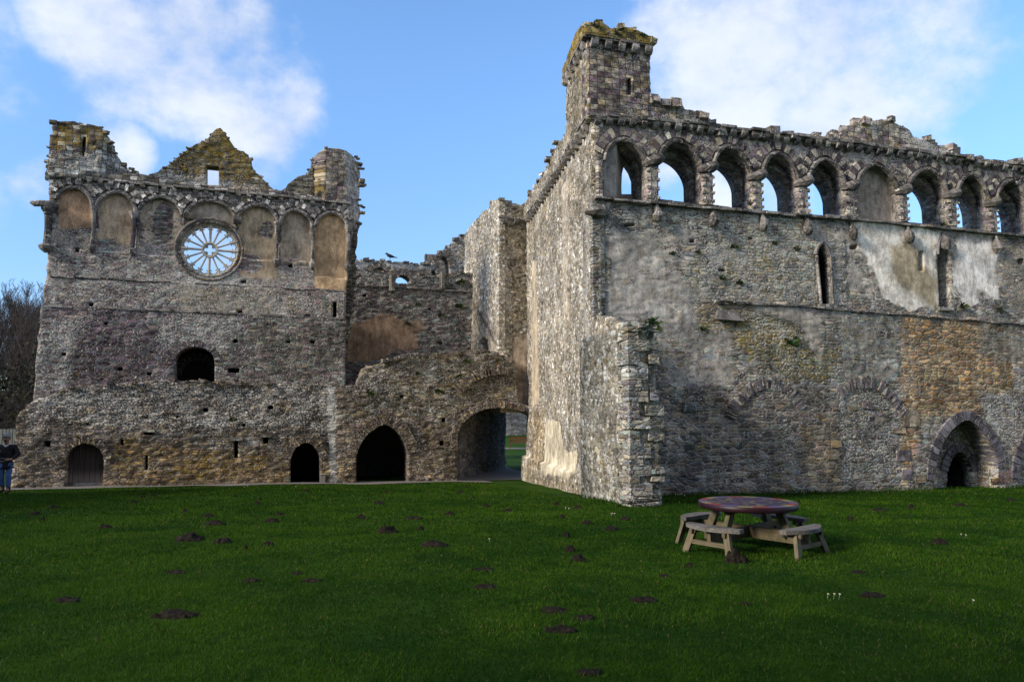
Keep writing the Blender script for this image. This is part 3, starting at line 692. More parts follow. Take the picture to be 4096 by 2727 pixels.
for k in range(16):
    a = 2 * math.pi * k / 16 + math.pi / 2; ca, sa = math.cos(a), math.sin(a)
    mb = MB(); w0 = .05 if k % 4 == 0 else .038
    mb.tube([L1.w(rc[0] + r * RR * ca, TD, rc[1] + r * RR * sa) for r in (.28, .6, .80, .97)], [w0, w0, w0 * 1.1, w0 * 1.3], 6, flat=1.)
    for sg in (-1, 1):      # each spoke forks into the cusped arch heads beside it
        ah = a + sg * math.pi / 16
        hc = (rc[0] + .83 * RR * math.cos(ah), rc[1] + .83 * RR * math.sin(ah))
        pts = []
        for f_ in np.linspace(0, 1, 7):
            th = f_ * math.pi / 2; rr = .70 + .215 * math.sin(th); aa = a + sg * (math.pi / 16) * (1 - math.cos(th))
            pts.append(L1.w(rc[0] + rr * RR * math.cos(aa), TD, rc[1] + rr * RR * math.sin(aa)))
        mb.tube(pts, .034, 5)
        for (rr, da) in ((.775, .30), (.85, .36)):     # cusps
            aa = a + sg * math.pi / 16 * da
            q = (rc[0] + rr * RR * math.cos(aa), rc[1] + rr * RR * math.sin(aa)); q2 = (rc[0] + (rr + .01) * RR * math.cos(aa + sg * .075), rc[1] + (rr + .01) * RR * math.sin(aa + sg * .075))
            if rr < .8: mb.tube([L1.w(q[0], TD, q[1]), L1.w(q2[0], TD, q2[1])], [.035, .012], 5)
        aa = a + sg * math.pi / 16 * .45; q = (rc[0] + .93 * RR * math.cos(aa), rc[1] + .93 * RR * math.sin(aa))
        mb.tube([L1.w(rc[0] + .97 * RR * ca, TD, rc[1] + .97 * RR * sa), L1.w(q[0], TD, q[1])], .028, 5)
    mb.build('spoke', M_cream, rim)
# lower window
voussoirs(L1, win_head, 30, .24, -.16, .25, M_slate, rg, 'arch_ring', [(-.1, -.15, -.05), (.1, .08, .1), (-.3, -.35, -.3)], .012, .18)
# chamber behind the window and its inner arch
CH = L1; a0, a1 = L1.at(380, 850)[0], L1.at(560, 850)[0]
mb = MB(); z0, z1 = L1.at(450, 905)[1] - .3, L1.at(450, 780)[1] + .2
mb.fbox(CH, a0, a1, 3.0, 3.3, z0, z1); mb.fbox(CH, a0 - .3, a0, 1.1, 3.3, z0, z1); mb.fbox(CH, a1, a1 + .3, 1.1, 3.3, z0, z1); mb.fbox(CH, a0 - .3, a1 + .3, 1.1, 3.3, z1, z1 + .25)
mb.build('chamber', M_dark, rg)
ih = arch(L1.at(418, 862, 2.0), L1.at(455, 828, 2.0), L1.at(490, 865, 2.0), .05, 8)
voussoirs(L1, ih, 26, .3, 1.9, 2.2, M_slate, rg, 'inner_arch', [(-.4, -.42, -.4), (-.2, -.25, -.2)], .01, .1)
# side walls that run back from the front
sl0 = edgeL[3][0]
Lside = Fr(L1.w(sl0 + .15, 9, 0)[:2], (-L1.n.x, -L1.n.y))
wall('side_wall', Lside, ragged([(0, -1.3), (0, 6.5), (3, 8.2), (5, 7.7), (7.9, 9.2), (7.9, -1.3), (0, -1.3)], .3, .08, 31), [], .9, M_slate, rg, (.2, .14), None, .03, [], seed=18)
Rside = Fr(L1.w(edgeR[4][0] - .95, 9, 0)[:2], (-L1.n.x, -L1.n.y))
wall('side_wall', Rside, ragged([(3.5, 1.95), (3.5, 4.5), (5, 6.2), (6.5, 7.2), (7.9, 8.4), (7.9, 1.95), (3.5, 1.95)], .3, .08, 33), [], .8, M_slate, rg, (.2, .14), None, .03, [], seed=19)

# ------------------------------------------------------------------ low vault front
vg = thing('vault_front', 'long low rubble wall with three arched vault doorways in front of the rose window hall', 'ruin', L0.w(7, 0, -1.15))
lo = ragged(L0.pts([(26, 1140), (30, 1080), (35, 1001), (33, 972), (42, 948), (59, 933), (76, 921), (120, 905), (180, 886), (295, 880), (405, 874), (492, 877), (659, 880), (790, 885), (823, 884), (836, 846), (868, 837), (912, 819), (940, 811), (990, 812), (1044, 810), (1090, 803), (1150, 808), (1165, 826), (1192, 843), (1196, 925), (1222, 935)]), .17, .045, 21)
rx_ = L0.at(1222, 940)[0]
lo = [(s_, z_) for s_, z_ in lo] + [(rx_ + .3, lo[-1][1]), (rx_ + .3, -1.7), (lo[0][0], -1.7)]
d1h = arch(L0.at(152, 1056), L0.at(195, 1019), L0.at(239, 1056), .05, 8); d2h = arch(L0.at(668, 1056), L0.at(704, 1016), L0.at(736, 1056), .25, 8); d3h = arch(L0.at(819, 1048), L0.at(885, 975), L0.at(938, 1044), .3, 9)
psh = L0.pts([(1051, 1035), (1052, 995), (1062, 976), (1078, 960), (1093, 949), (1115, 941), (1142, 937), (1180, 941), (1205, 946), (1235, 958)])
lh = [[L0.at(152, 1160)] + d1h + [L0.at(234, 1160)], [L0.at(668, 1160)] + d2h + [L0.at(736, 1160)], [L0.at(819, 1160)] + d3h + [L0.at(938, 1160)], [L0.at(1051, 1160)] + psh + [L0.at(1260, 1160)]]
ls = [(543, 1033, 9, 40), (611, 1013, 12, 14), (336.6, 1064, 7, 34), (108, 1021, 16, 13), (341, 997, 22, 6), (280, 1016, 8, 14), (1016, 1019, 10, 12), (1021, 966, 9, 10), (623, 937, 12, 9), (472, 943, 12, 9), (200, 975, 7, 6), (560, 978, 9, 6), (925, 912, 10, 6), (408, 958, 9, 6)]
ls2 = [(1190, 892, 16, 8)]
lz = [zp(L0, [(260, 1015), (660, 1045), (665, 1120), (240, 1122)], hue=(.22, .02, -.36), yel=.22, wht=-.1), zp(L0, [(30, 1040), (150, 1050), (150, 1125), (26, 1126)], hue=(-.05, -.12, -.24)), zp(L0, [(740, 1060), (820, 1050), (820, 1112), (740, 1114)], hue=(.12, .0, -.28), yel=.15),
      zp(L0, [(80, 890), (760, 880), (760, 985), (60, 985)], hue=(-.32, -.35, -.34), wht=.30), zp(L0, [(755, 890), (772, 890), (772, 1110), (760, 1110)], wht=.9, fe=.15),
      zp(L0, [(835, 850), (960, 815), (1200, 820), (1200, 950), (900, 960), (830, 1000)], hue=(-.1, -.08, -.16), yel=.12, wht=.15), zp(L0, [(775, 890), (830, 885), (900, 960), (1050, 1000), (1048, 1105), (940, 1110), (830, 990), (775, 1040)], hue=(-.05, -.08, -.15), plas=.2)]
wall('wall', L0, lo, lh + [hole(L0, *h) for h in ls], .9, M_brown, vg, (.075, .05), lambda X, Z: np.clip((-.2 - Z) * .06, -1, .3) * -1 , .045, lz, seed=22)
loose_stones(L0, L0.pts([(76, 921), (180, 886), (405, 874), (790, 885)]), .7, vg, 'coping', M_brown, .2, 2.2)
loose_stones(L0, L0.pts([(836, 846), (912, 819), (1044, 810), (1150, 808), (1192, 843)]), .7, vg, 'coping', M_brown, .24, 3.)
HB = [(.0, -.05, -.1), (.35, .3, .2), (-.2, -.25, -.2), (.15, .05, -.15), (.25, .25, .25)]
voussoirs(L0, d1h, 24, .26, -.06, .3, M_brown, vg, 'arch_ring', HB, .015, .2); voussoirs(L0, d2h, 19, .34, -.07, .3, M_brown, vg, 'arch_ring', HB, .015, .2)
voussoirs(L0, d3h, 30, .42, -.07, .3, M_brown, vg, 'arch_ring', HB, .015, .2); voussoirs(L0, psh[:-1], 46, .27, -.07, .3, M_brown, vg, 'arch_ring', HB, .015, .2)
rh_ = L0.pts([(1060, 905), (1085, 880), (1110, 868), (1145, 860), (1175, 862)]); voussoirs(L0, rh_, 34, .34, -.05, .2, M_brown, vg, 'arch_ring', HB, .012, .25, .15)
for (x, y, a, b_) in [(543, 1009, 30, 8), (341, 991, 30, 5), (611, 1003, 24, 4)]:
    h = hole(L0, x, y, a, b_); mb = MB(); mb.fbox(L0, h[0][0], h[1][0], -.08, .3, h[0][1], h[2][1], (.25, .32, .2), .01); mb.build('lintel', M_dress, vg)
# plank door
pl = MB(); dz0 = float(gz(27)) - .02
ds0, ds1 = L0.at(150, 1080)[0], L0.at(241, 1080)[0]
M_door, t, b = base_mat('weathered_door'); Pq = t.attr('wc', 'Vector')
g1 = t.noise(t.v('MULTIPLY', Pq, (22, 1, 1.2)), 1.4, 4, .6); g2 = t.noise(t.v('MULTIPLY', Pq, (4, 1, .45)), 1.5, 3, .6)
sx_ = t.new('ShaderNodeSeparateXYZ'); t.put(sx_.inputs[0], Pq)
wear = t.m('ADD', t.ss(sx_.outputs[2], -.95, -.40, 1, 0), t.ss(g2, .58, .72, 0, .7), None, True)
dc = t.mix(wear, t.mix(g1, (.02, .015, .014), (.06, .045, .04)), t.mix(g1, (.12, .095, .085), (.24, .20, .19)))
t.put(b.inputs['Base Color'], dc); b.inputs['Roughness'].default_value = .7
dr = MB(); npl = 7
for i in range(npl):
    a, c = ds0 + (ds1 - ds0) * i / npl + .006, ds0 + (ds1 - ds0) * (i + 1) / npl - .006
    vs = [L0.w(q, d, z) for z in (dz0 + .16, 1.0) for q, d in ((a, .32), (c, .32), (c, .37), (a, .37))]
    dr.add(vs, [(0, 3, 2, 1), (4, 5, 6, 7), (0, 1, 5, 4), (1, 2, 6, 5), (2, 3, 7, 6), (3, 0, 4, 7)], None, [(q, 0, z) for z in (dz0 + .16, 1.0) for q in (a, c, c, a)])
dro = dr.build('door', M_door, vg)
mb = MB(); mb.fbox(L0, ds0 - .1, ds1 + .1, .3, .55, -1.7, dz0 + .15); mb.build('threshold', M_dress, vg)
mb = MB(); a, c = L0.at(231, 1085)[0], 0; mb.tube([L0.w(a - .08, .29, -.25), L0.w(a - .08, .27, -.32), L0.w(a - .08, .29, -.40)], .012, 5); mb.build('handle', plain('black_iron', (.01, .01, .01), (.02, .02, .02)), dro)
# dark vault behind the doorways
pv = L0.at(1051, 1090)[0]
mb = MB(); xl = lo[0][0] + .3
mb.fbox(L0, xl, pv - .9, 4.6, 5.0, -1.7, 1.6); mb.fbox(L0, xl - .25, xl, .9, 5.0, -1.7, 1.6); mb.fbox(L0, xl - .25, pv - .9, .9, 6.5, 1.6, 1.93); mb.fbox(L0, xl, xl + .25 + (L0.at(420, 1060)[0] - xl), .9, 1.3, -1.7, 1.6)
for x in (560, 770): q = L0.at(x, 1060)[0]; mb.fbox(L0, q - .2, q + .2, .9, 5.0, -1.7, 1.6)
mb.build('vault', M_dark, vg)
# passage
PI_ = Fr(L0.w(pv, .0, 0)[:2], Vector(L0.n) * .978 + Vector(L0.d) * .02)
mb = MB()
pa = [L0.w(pv - .0, .88, 0), L0.w(pv + 4.45, 6.9, 0)]
Pw = Fr(pa[0][:2], (pa[1][0] - pa[0][0], pa[1][1] - pa[0][1])); PL = (Vector(pa[1]) - Vector(pa[0])).length
wall('passage_wall', Pw, [(0, -1.7), (PL, -1.7), (PL, 2.4), (0, 2.4)], [], .9, M_brown, vg, (.09, .06), None, .04, [([(-1, -2), (9, -2), (9, 3), (-1, 3)], dict(plas=.25, hue=(-.05, -.08, -.1)), .3)], seed=25)
zr_ = L0.at(1180, 938)[1] + .12
mb.fbox(L0, pv - .9, pv + 9.5, .9, 6.9, zr_, zr_ + .4)
mb.hexa([L0.w(a, d, z) for z in (-1.7, zr_) for a, d in ((pv + 4.6, 2.6), (pv + 5.0, 2.6), (pv + 8.2, 6.9), (pv + 7.6, 6.9))])
mb.build('passage_roof', M_dark, vg)

# ------------------------------------------------------------------ set-back wall and the wall far behind it
sg = thing('setback_wall', 'dark rubble wall set back between the two halls, with a large patch of tan plaster', 'ruin', RC.w(17, 0, -1.2))
rtop = ragged(RC.pts([(740, 600), (790, 603), (816, 607), (824, 623), (857, 621), (890, 629), (901, 640), (912, 651), (925, 655), (937, 654), (945, 643), (967, 629), (995, 635), (1022, 632), (1077, 629), (1100, 628)]), .2, .05, 41)
ro = rtop + [(rtop[-1][0], 1.95), (rtop[0][0], 1.95)]
plz = [(797, 742), (833, 746), (850, 736), (880, 727), (905, 725), (925, 738), (972, 732), (975, 757), (950, 765), (966, 800), (905, 806), (870, 826), (835, 836), (797, 832)]
wall('wall', RC, ro, [hole(RC, 890, 755, 1, 1), hole(RC, 1010, 870, 7, 6), hole(RC, 988, 710, 8, 6), hole(RC, 1013, 790, 8, 5), hole(RC, 838, 680, 9, 7)], .9, M_slate, sg, (.085, .055), None, .05,
     [zp(RC, [(790, 600), (1090, 600), (1090, 672), (790, 660)], hue=(-.25, -.18, -.22), wht=.2), zp(RC, [(780, 830), (850, 830), (850, 900), (780, 900)], hue=(-.3, -.25, -.2)),
      zp(RC, [(860, 660), (1090, 670), (1090, 850), (980, 850)], hue=(.1, .12, .02), yel=.05, wht=.1), zp(RC, plz, plas=.9, pcol=(-.09, -.135, -.155), yel=-.3, wht=-.6, fe=.1, rag=.4)], seed=42)
slab_course(RC, RC.pts([(816, 657), (900, 661), (1000, 668), (1078, 673)]), .12, .06, sg, 'string_course', M_dress)
loose_stones(RC, rtop, .8, sg, 'coping', M_brown, .25, 2.)
for x, y in ((901, 650), (1016, 645)):
    s_, z_ = RC.at(x, y); mb = MB(); mb.tube([RC.w(s_, -.1, z_ + h) for h in (.35, .1, -.2, -.42, -.5)], [.15, .16, .15, .18, .1], 7, (-.15, -.15, -.2)); mb.build('corbel', M_dress, sg)
fg = thing('background_wall', 'broken wall with arched openings against the sky, behind the set-back wall', 'ruin', FW.w(17, 0, -1.3))
ft = ragged(FW.pts([(700, 600), (822, 598), (850, 600), (879, 600), (900, 603), (940, 605), (986, 609), (995, 604), (1006, 588), (1019, 574), (1039, 558), (1061, 541), (1077, 537), (1120, 545)]), .25, .06, 43)
fo = ft + [(ft[-1][0], 1.5), (ft[0][0], 1.5)]
fa1 = [FW.at(902, 668), FW.at(906, 652)] + arch(FW.at(909, 648), FW.at(925, 632), FW.at(946, 650), .3, 7) + [FW.at(948, 668)]
fa2 = [FW.at(1009, 670)] + arch(FW.at(1008, 612), FW.at(1020, 589), FW.at(1033, 616), .2, 7) + [FW.at(1034, 670)]
fa3 = [FW.at(991, 670)] + arch(FW.at(992, 634), FW.at(997, 620), FW.at(1003, 636), .2, 5) + [FW.at(1004, 670)]
fa4 = [FW.at(855, 660)] + arch(FW.at(855, 630), FW.at(872, 615), FW.at(890, 634), .1, 5) + [FW.at(890, 660)]
wall('wall', FW, fo, [fa1, fa2, fa3, fa4], .9, M_brown, fg, (.1, .07), None, .05, [zp(FW, [(800, 590), (1000, 600), (1000, 618), (800, 612)], wht=.8), zp(FW, [(1000, 530), (1090, 530), (1090, 680), (1000, 680)], hue=(.1, .15, .1), wht=.3)], seed=44)
loose_stones(FW, ft, .8, fg, 'coping', M_brown, .32, 1.6)
for p_, n_ in ((fa1, 16), (fa2, 18), (fa4, 14)): voussoirs(FW, p_[1:-1] if p_ is not fa1 else p_[2:-1], n_, .36, -.06, .3, M_brown, fg, 'arch_ring', [(.2, .2, .2), (-.1, -.1, -.1)], .015, .2)
mb = MB(); q = FW.at(990, 640)[0]; q2 = FW.at(1080, 640)[0]; mb.fbox(FW, q, q2, 1.6, 1.9, 1.5, FW.at(1040, 575)[1]); mb.fbox(FW, FW.at(845, 640)[0], FW.at(893, 640)[0], 1.6, 1.9, 1.5, FW.at(870, 606)[1]); mb.build('inner_wall', M_far, fg)

# ------------------------------------------------------------------ corner turret
tg = thing('corner_turret', 'square corner turret with one sunlit whitish side, standing where the two halls meet', 'ruin', TF.w(_c + .6, 1, -1.2))
send = SF.shift(.0)
def line_x(fr, P, d):      # where plane fr meets another plan line
    n = Vector((-d[1], d[0])); return (Vector(P) - fr.P).dot(n) / fr.d.dot(n)
tsr = line_x(TF, SF.P, SF.d) + .15
tt = TF.pts([(1149, 459), (1156, 460), (1160, 464), (1185, 467), (1212, 470)])
tt = [(_c + .02, tt[0][1])] + tt[1:] + [(tsr, tt[-1][1] - .05)]
to = ragged(tt, .25, .05, 45); to = to + [(tsr, 1.6), (_c + .02, 1.6)]
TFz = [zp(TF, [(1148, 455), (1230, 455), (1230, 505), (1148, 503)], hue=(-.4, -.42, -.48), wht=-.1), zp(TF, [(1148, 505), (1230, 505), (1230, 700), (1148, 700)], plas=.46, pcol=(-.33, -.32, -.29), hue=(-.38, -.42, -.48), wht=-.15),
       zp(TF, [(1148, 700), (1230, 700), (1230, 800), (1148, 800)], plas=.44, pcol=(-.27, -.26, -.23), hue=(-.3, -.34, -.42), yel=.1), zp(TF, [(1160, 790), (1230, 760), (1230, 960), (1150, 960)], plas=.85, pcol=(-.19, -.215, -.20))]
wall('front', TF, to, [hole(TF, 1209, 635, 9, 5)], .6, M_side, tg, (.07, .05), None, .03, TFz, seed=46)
lface = [(1077, 530), (1081, 519), (1096, 503), (1107, 490), (1116, 485), (1125, 481), (1128, 461), (1149, 459)]
tl = [(-6, TS.at(1077, 533)[1])] + ragged(TS.pts(lface[1:-1]), .3, .06, 47) + [(0, TS.at(1149, 459)[1])]
lhole = TS.pts([(1101, 812), (1102, 790), (1105, 779), (1112, 775), (1119, 782), (1121, 812)])
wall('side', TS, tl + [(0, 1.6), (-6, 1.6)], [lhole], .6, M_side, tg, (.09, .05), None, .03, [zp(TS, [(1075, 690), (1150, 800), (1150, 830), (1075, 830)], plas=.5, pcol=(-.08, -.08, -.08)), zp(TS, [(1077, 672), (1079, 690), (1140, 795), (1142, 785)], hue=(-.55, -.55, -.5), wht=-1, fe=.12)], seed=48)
mb = MB(); q = TS.at(1112, 790); mb.box(TS.w(q[0], 2.2, q[1]), (2.6, 2.6, 1.6), rz=math.atan2(TS.d.y, TS.d.x)); mb.v = [p for p in mb.v]; mb.build('inner_wall', M_dark, tg)
mb = MB()
for i in range(26):      # corner stones
    y0 = 462 + i * 13.2; a = TF.at(1149, y0); hgt = TF.at(1149, y0)[1] - TF.at(1149, y0 + 12.4)[1]; L = random.uniform(.18, .42)
    hu = random.uniform(.1, .5)
    mb.fbox(TS, -L, .025, -.03, .25, a[1] - hgt, a[1], (hu, hu, hu), .012)
mb.build('quoin', M_side, tg)
slab_course(TF, [(_c - .05, TF.at(1150, 502)[1]), (tsr - .2, TF.at(1212, 507)[1])], .12, .07, tg, 'string_course', M_dress)
for x in (1160, 1187): s_, z_ = TF.at(x, 505); corbel(TF, s_, z_, .2, .2, .16, tg)
loose_stones(TF, tt, .5, tg, 'coping', M_gable, .25, 3)

# ------------------------------------------------------------------ arcaded hall: front
hg = thing('arcaded_hall', 'tall ruined hall with a row of parapet arches and a square corner tower', 'ruin', RF.w(8, 0, -1.0))
F = RF
CO = [(1352, 268), (1652, 296.5), (2012, 341.5), (2355, 386), (2700, 428)]
SI = [(1366, 459), (1610, 481.5), (1993, 511), (2355, 547), (2700, 580)]
LS = [(1640, 697), (1840, 707), (2355, 749), (2700, 776)]
def li(tab, x): return float(np.interp(x, [p[0] for p in tab], [p[1] for p in tab]))
XR = 2690
GB = -1.6
# main wall under the sill
mo_ = [(.12, GB), (.12, F.at(1370, 459)[1])] + F.pts(SI[1:]) + [(F.at(XR, 580)[0], GB)]
mo_[-2] = (mo_[-1][0], mo_[-2][1])
lan1 = F.pts([(1886, 699), (1879, 620), (1877, 588)]) + arch(F.at(1876, 588), F.at(1889, 561), F.at(1903, 590), .55, 7)[1:-1] + F.pts([(1904, 590), (1910, 699)])
lan2 = F.pts([(2161, 706), (2156, 620), (2156, 585)]) + arch(F.at(2156, 585), F.at(2172, 533), F.at(2183, 590), .3, 7)[1:-1] + F.pts([(2184, 590), (2188, 706)])
pin_h = arch(F.at(2143, 1075), F.at(2215, 964), F.at(2288, 1068), .35, 12)
pin = [F.at(2143, 1180)] + pin_h + [F.at(2291, 1180)]
pin2_h = arch(F.at(2336, 1075), F.at(2412, 972), F.at(2490, 1080), .35, 12); pin2 = [F.at(2336, 1185)] + pin2_h + [F.at(2490, 1185)]
lan1w = [(p[0] + (.55 if i_ > 6 else -.06), p[1] + (.0 if i_ in (0, len(lan1) - 1) else .06)) for i_, p in enumerate(lan1)]
fh = [lan1w, lan2, pin, pin2] + [hole(F, *h) for h in [(2118, 600, 12, 46), (1963, 569, 18, 11), (2347, 602, 14, 14), (1592, 554, 12, 9), (1448, 517, 26, 7), (1660, 621, 16, 7), (1726, 548, 12, 5), (1640, 1060, 7, 5)]]
GP = (.03, .02, .01)
fz = [zp(F, [(1360, 455), (2360, 540), (2360, 700), (1840, 690), (1640, 690), (1500, 700), (1500, 780), (1360, 780)], plas=.46, hue=(.30, .26, .18), wht=.15, pcol=GP),
      zp(F, [(1375, 545), (1460, 545), (1560, 640), (1640, 720), (1560, 800), (1500, 760), (1490, 720), (1372, 720)], plas=.56, pcol=(.05, .045, .04), hue=(.4, .39, .37)),
      zp(F, [(1640, 480), (1840, 500), (1880, 560), (1870, 690), (1640, 690), (1560, 640), (1600, 560)], plas=.38, hue=(.12, .14, .02), yel=.20, wht=.22),
      zp(F, [(1400, 480), (1640, 490), (1640, 530), (1400, 520)], plas=.3, hue=(-.08, .0, .0)),
      zp(F, [(1500, 760), (1680, 740), (1700, 900), (1520, 900)], plas=.48, pcol=(-.04, -.045, -.04), hue=(.12, .12, .1), yel=.06),
      zp(F, [(1600, 690), (1720, 690), (1720, 760), (1600, 760)], yel=.35, hue=(-.05, -.1, -.25), plas=.3),
      zp(F, [(1680, 720), (1780, 715), (1920, 800), (1920, 870), (1800, 880), (1690, 800)], yel=.36, hue=(-.36, -.33, -.5), plas=.2, wht=.15),
      zp(F, [(1700, 700), (1930, 712), (1890, 760), (1905, 800), (1880, 830), (1850, 780), (1780, 730)], rag=.5, plas=.58, pcol=(-.06, -.065, -.07), yel=-.2, wht=-.3),
      zp(F, [(1510, 900), (2090, 900), (2110, 1130), (1510, 1150)], hue=(-.26, -.33, -.38), wht=-.05, plas=.14),
      zp(F, [(1510, 1000), (1640, 1000), (1640, 1150), (1510, 1150)], hue=(-.38, -.38, -.34), wht=-.2),
      zp(F, [(1700, 905), (1830, 905), (1840, 1110), (1690, 1110)], hue=(-.22, -.27, -.28)),
      zp(F, [(1920, 890), (2075, 900), (2090, 1115), (1930, 1115)], hue=(-.14, -.13, -.14), wht=.1),
      zp(F, [(1920, 715), (2070, 725), (2065, 890), (1930, 880)], hue=(-.1, -.02, -.02), plas=.46, pcol=(-.1, -.1, -.1)),
      zp(F, [(1840, 985), (1920, 985), (1925, 1115), (1845, 1115)], hue=(.0, -.18, -.4), wht=-.2),
      zp(F, [(2065, 725), (2300, 740), (2330, 800), (2320, 960), (2120, 960), (2080, 1110), (2075, 1110)], hue=(.55, .06, -.42), plas=.16, pcol=(-.08, -.1, -.12), wht=-.25),
      zp(F, [(2250, 750), (2360, 760), (2360, 860), (2250, 810)], plas=.45, hue=(-.05, -.1, -.2), pcol=(-.1, -.11, -.12)),
      zp(F, [(2240, 900), (2700, 900), (2700, 1130), (2290, 1130)], hue=(-.12, -.16, -.2), wht=.15),
      zp(F, [(1968, 512), (2030, 515), (2100, 518), (2165, 535), (2150, 590), (2160, 705), (2130, 712), (2060, 706), (2030, 690), (1990, 590)], plas=.70, pcol=(.46, .43, .385), yel=-.4, wht=-.8, fe=.18, rag=.45),
      zp(F, [(2050, 560), (2110, 580), (2155, 640), (2150, 705), (2120, 690), (2060, 640)], plas=.74, pcol=(.04, -.01, -.09), yel=-.4, wht=-.8, fe=.25, rag=.6),
      zp(F, [(2200, 548), (2260, 545), (2300, 565), (2290, 610), (2280, 640), (2300, 690), (2250, 670), (2285, 712), (2210, 712), (2196, 640)], plas=.68, pcol=(.45, .43, .42), yel=-.4, wht=-.8, fe=.18, rag=.6),
      zp(F, [(2300, 540), (2700, 570), (2700, 760), (2310, 720)], plas=.43, hue=(-.05, -.12, -.2), pcol=(-.1, -.12, -.13))]
def dep_front(X, Z):
    return -.10 * (Z < np.interp(X, [F.at(*p)[0] for p in LS], [F.at(*p)[1] for p in LS])) * np.clip((X - F.at(1640, 700)[0]) / 1.5, 0, 1) + .10 * pip(X, Z, F.pts([(1650, 725), (1700, 725), (1700, 1120), (1610, 1120), (1610, 900), (1650, 880)])) * 0
wall('wall', F, mo_, fh, 1.1, M_front, hg, (.062, .045), dep_front, .017, fz, seed=51)
slab_course(F, F.pts(SI), .17, .08, hg, 'sill_course', M_dress)
slab_course(F, F.pts(LS), .08, .05, hg, 'string_course', M_dress, -.09)
wall('window_surround', F, [(lan1[0][0] - .12, lan1[0][1] - .02), (lan1[-1][0] + .7, lan1[0][1] - .02), (lan1[-1][0] + .7, max(p[1] for p in lan1) + .2), (lan1[0][0] - .12, max(p[1] for p in lan1) + .2)], [lan1], .2, M_front, hg, (.05, .04), None, .02, [([(-5, -5), (60, -5), (60, 20), (-5, 20)], dict(plas=.36, hue=(.05, .05, .0), wht=.2), .3)], d0=.005, seed=77)
# arcade
AR = [((1389, 371), (1432, 322), (1486, 384), 448, 464), ((1513, 370), (1556, 326), (1612, 390), 456, 470), ((1638, 388), (1671, 338), (1726, 404), 470, 483), ((1751, 402), (1785, 353), (1834, 418), 482, 493), ((1857, 414), (1896, 367), (1942, 430), 492, 505),
      None, ((2084, 438), (2132, 390), (2176, 450), 509, 520), ((2197, 448), (2231, 403), (2271, 464), 521, 530), ((2289, 462), (2322, 416), (2362, 478), 533, 543), ((2384, 476), (2416, 432), (2452, 490), 545, 552), ((2474, 490), (2505, 446), (2540, 504), 556, 562)]
bl_h = arch(F.at(1967, 430), F.at(2010, 380), F.at(2064, 446), .25, 9)
ao = [(.12, F.at(1370, 459)[1] + .04)] + [(a, b_ + .04) for a, b_ in F.pts(SI[1:])] + [(a, b_) for a, b_ in F.pts(CO[::-1])]
ao[-1] = (.12, ao[-1][1])
ah, aheads = [], []
for A in AR:
    if not A: aheads.append(bl_h); continue
    L_, A_, R_, bl, br = A; h_ = arch(F.at(*L_), F.at(*A_), F.at(*R_), .22, 9); aheads.append(h_)
    ah.append([F.at(L_[0], bl + 3)] + h_ + [F.at(R_[0] + 1, br + 3)])
blind = [F.at(1967, 508)] + bl_h + [F.at(2066, 512)]
az_ = [(blind, dict(plas=.95, pcol=(-.10, -.11, -.115), yel=-.1, wht=-.5), .12), zp(F, [(1366, 300), (1400, 300), (1388, 460), (1366, 460)], hue=(-.05, 0, .02), plas=.3, pcol=(-.08, -.08, -.08)), zp(F, [(1400, 285), (2360, 395), (2360, 420), (1400, 330)], hue=(.06, .02, .0), wht=.1)]
def lower(P, dz, dx):
    L_, A_, R_, bl, br = P; h_ = arch(F.at(*L_), F.at(*A_), F.at(*R_), .22, 9); cx0 = (h_[0][0] + h_[-1][0]) / 2
    h_ = [(cx0 + (p[0] - cx0) * dx, p[1] - dz) for p in h_]
    return [(h_[0][0], F.at(L_[0], bl + 3)[1])] + h_ + [(h_[-1][0], F.at(R_[0], br + 3)[1])]
bh = [ah[0]] + [lower(A, .30, .97) for A in AR[1:] if A]
wall('arcade_back', F, [(0.25, ao[0][1])] + ao[1:-1] + [(0.25, ao[-1][1])], bh, .62, M_front, hg, (.07, .05), None, .05, [([(-5, 0), (60, 0), (60, 20), (-5, 20)], dict(plas=.3, hue=(-.15, -.18, -.2)), .3)], d0=.46, seed=57)
r1 = [F.at(x, y, 1.0) for x, y in ((1428, 447), (1430, 400), (1434, 383), (1442, 380), (1452, 395), (1461, 420), (1466, 436), (1462, 447))]
wall('reveal', F, [(.25, ao[0][1]), (2.35, ao[0][1]), (2.35, ao[0][1] + 3.2), (.25, ao[0][1] + 3.2)], [r1], .25, M_front, hg, (.06, .05), lambda X, Z: -np.clip((r1[0][0] + .02 - X) * 1.5, 0, .92), .03, [([(-5, 0), (60, 0), (60, 20), (-5, 20)], dict(plas=.75, pcol=(-.08, -.08, -.07)), .3)], d0=1.0, seed=58)
wall('arcade', F, ao, ah, .45, M_arc, hg, (.06, .05), lambda X, Z: .22 * pip(X, Z, blind), .03, az_, seed=52)
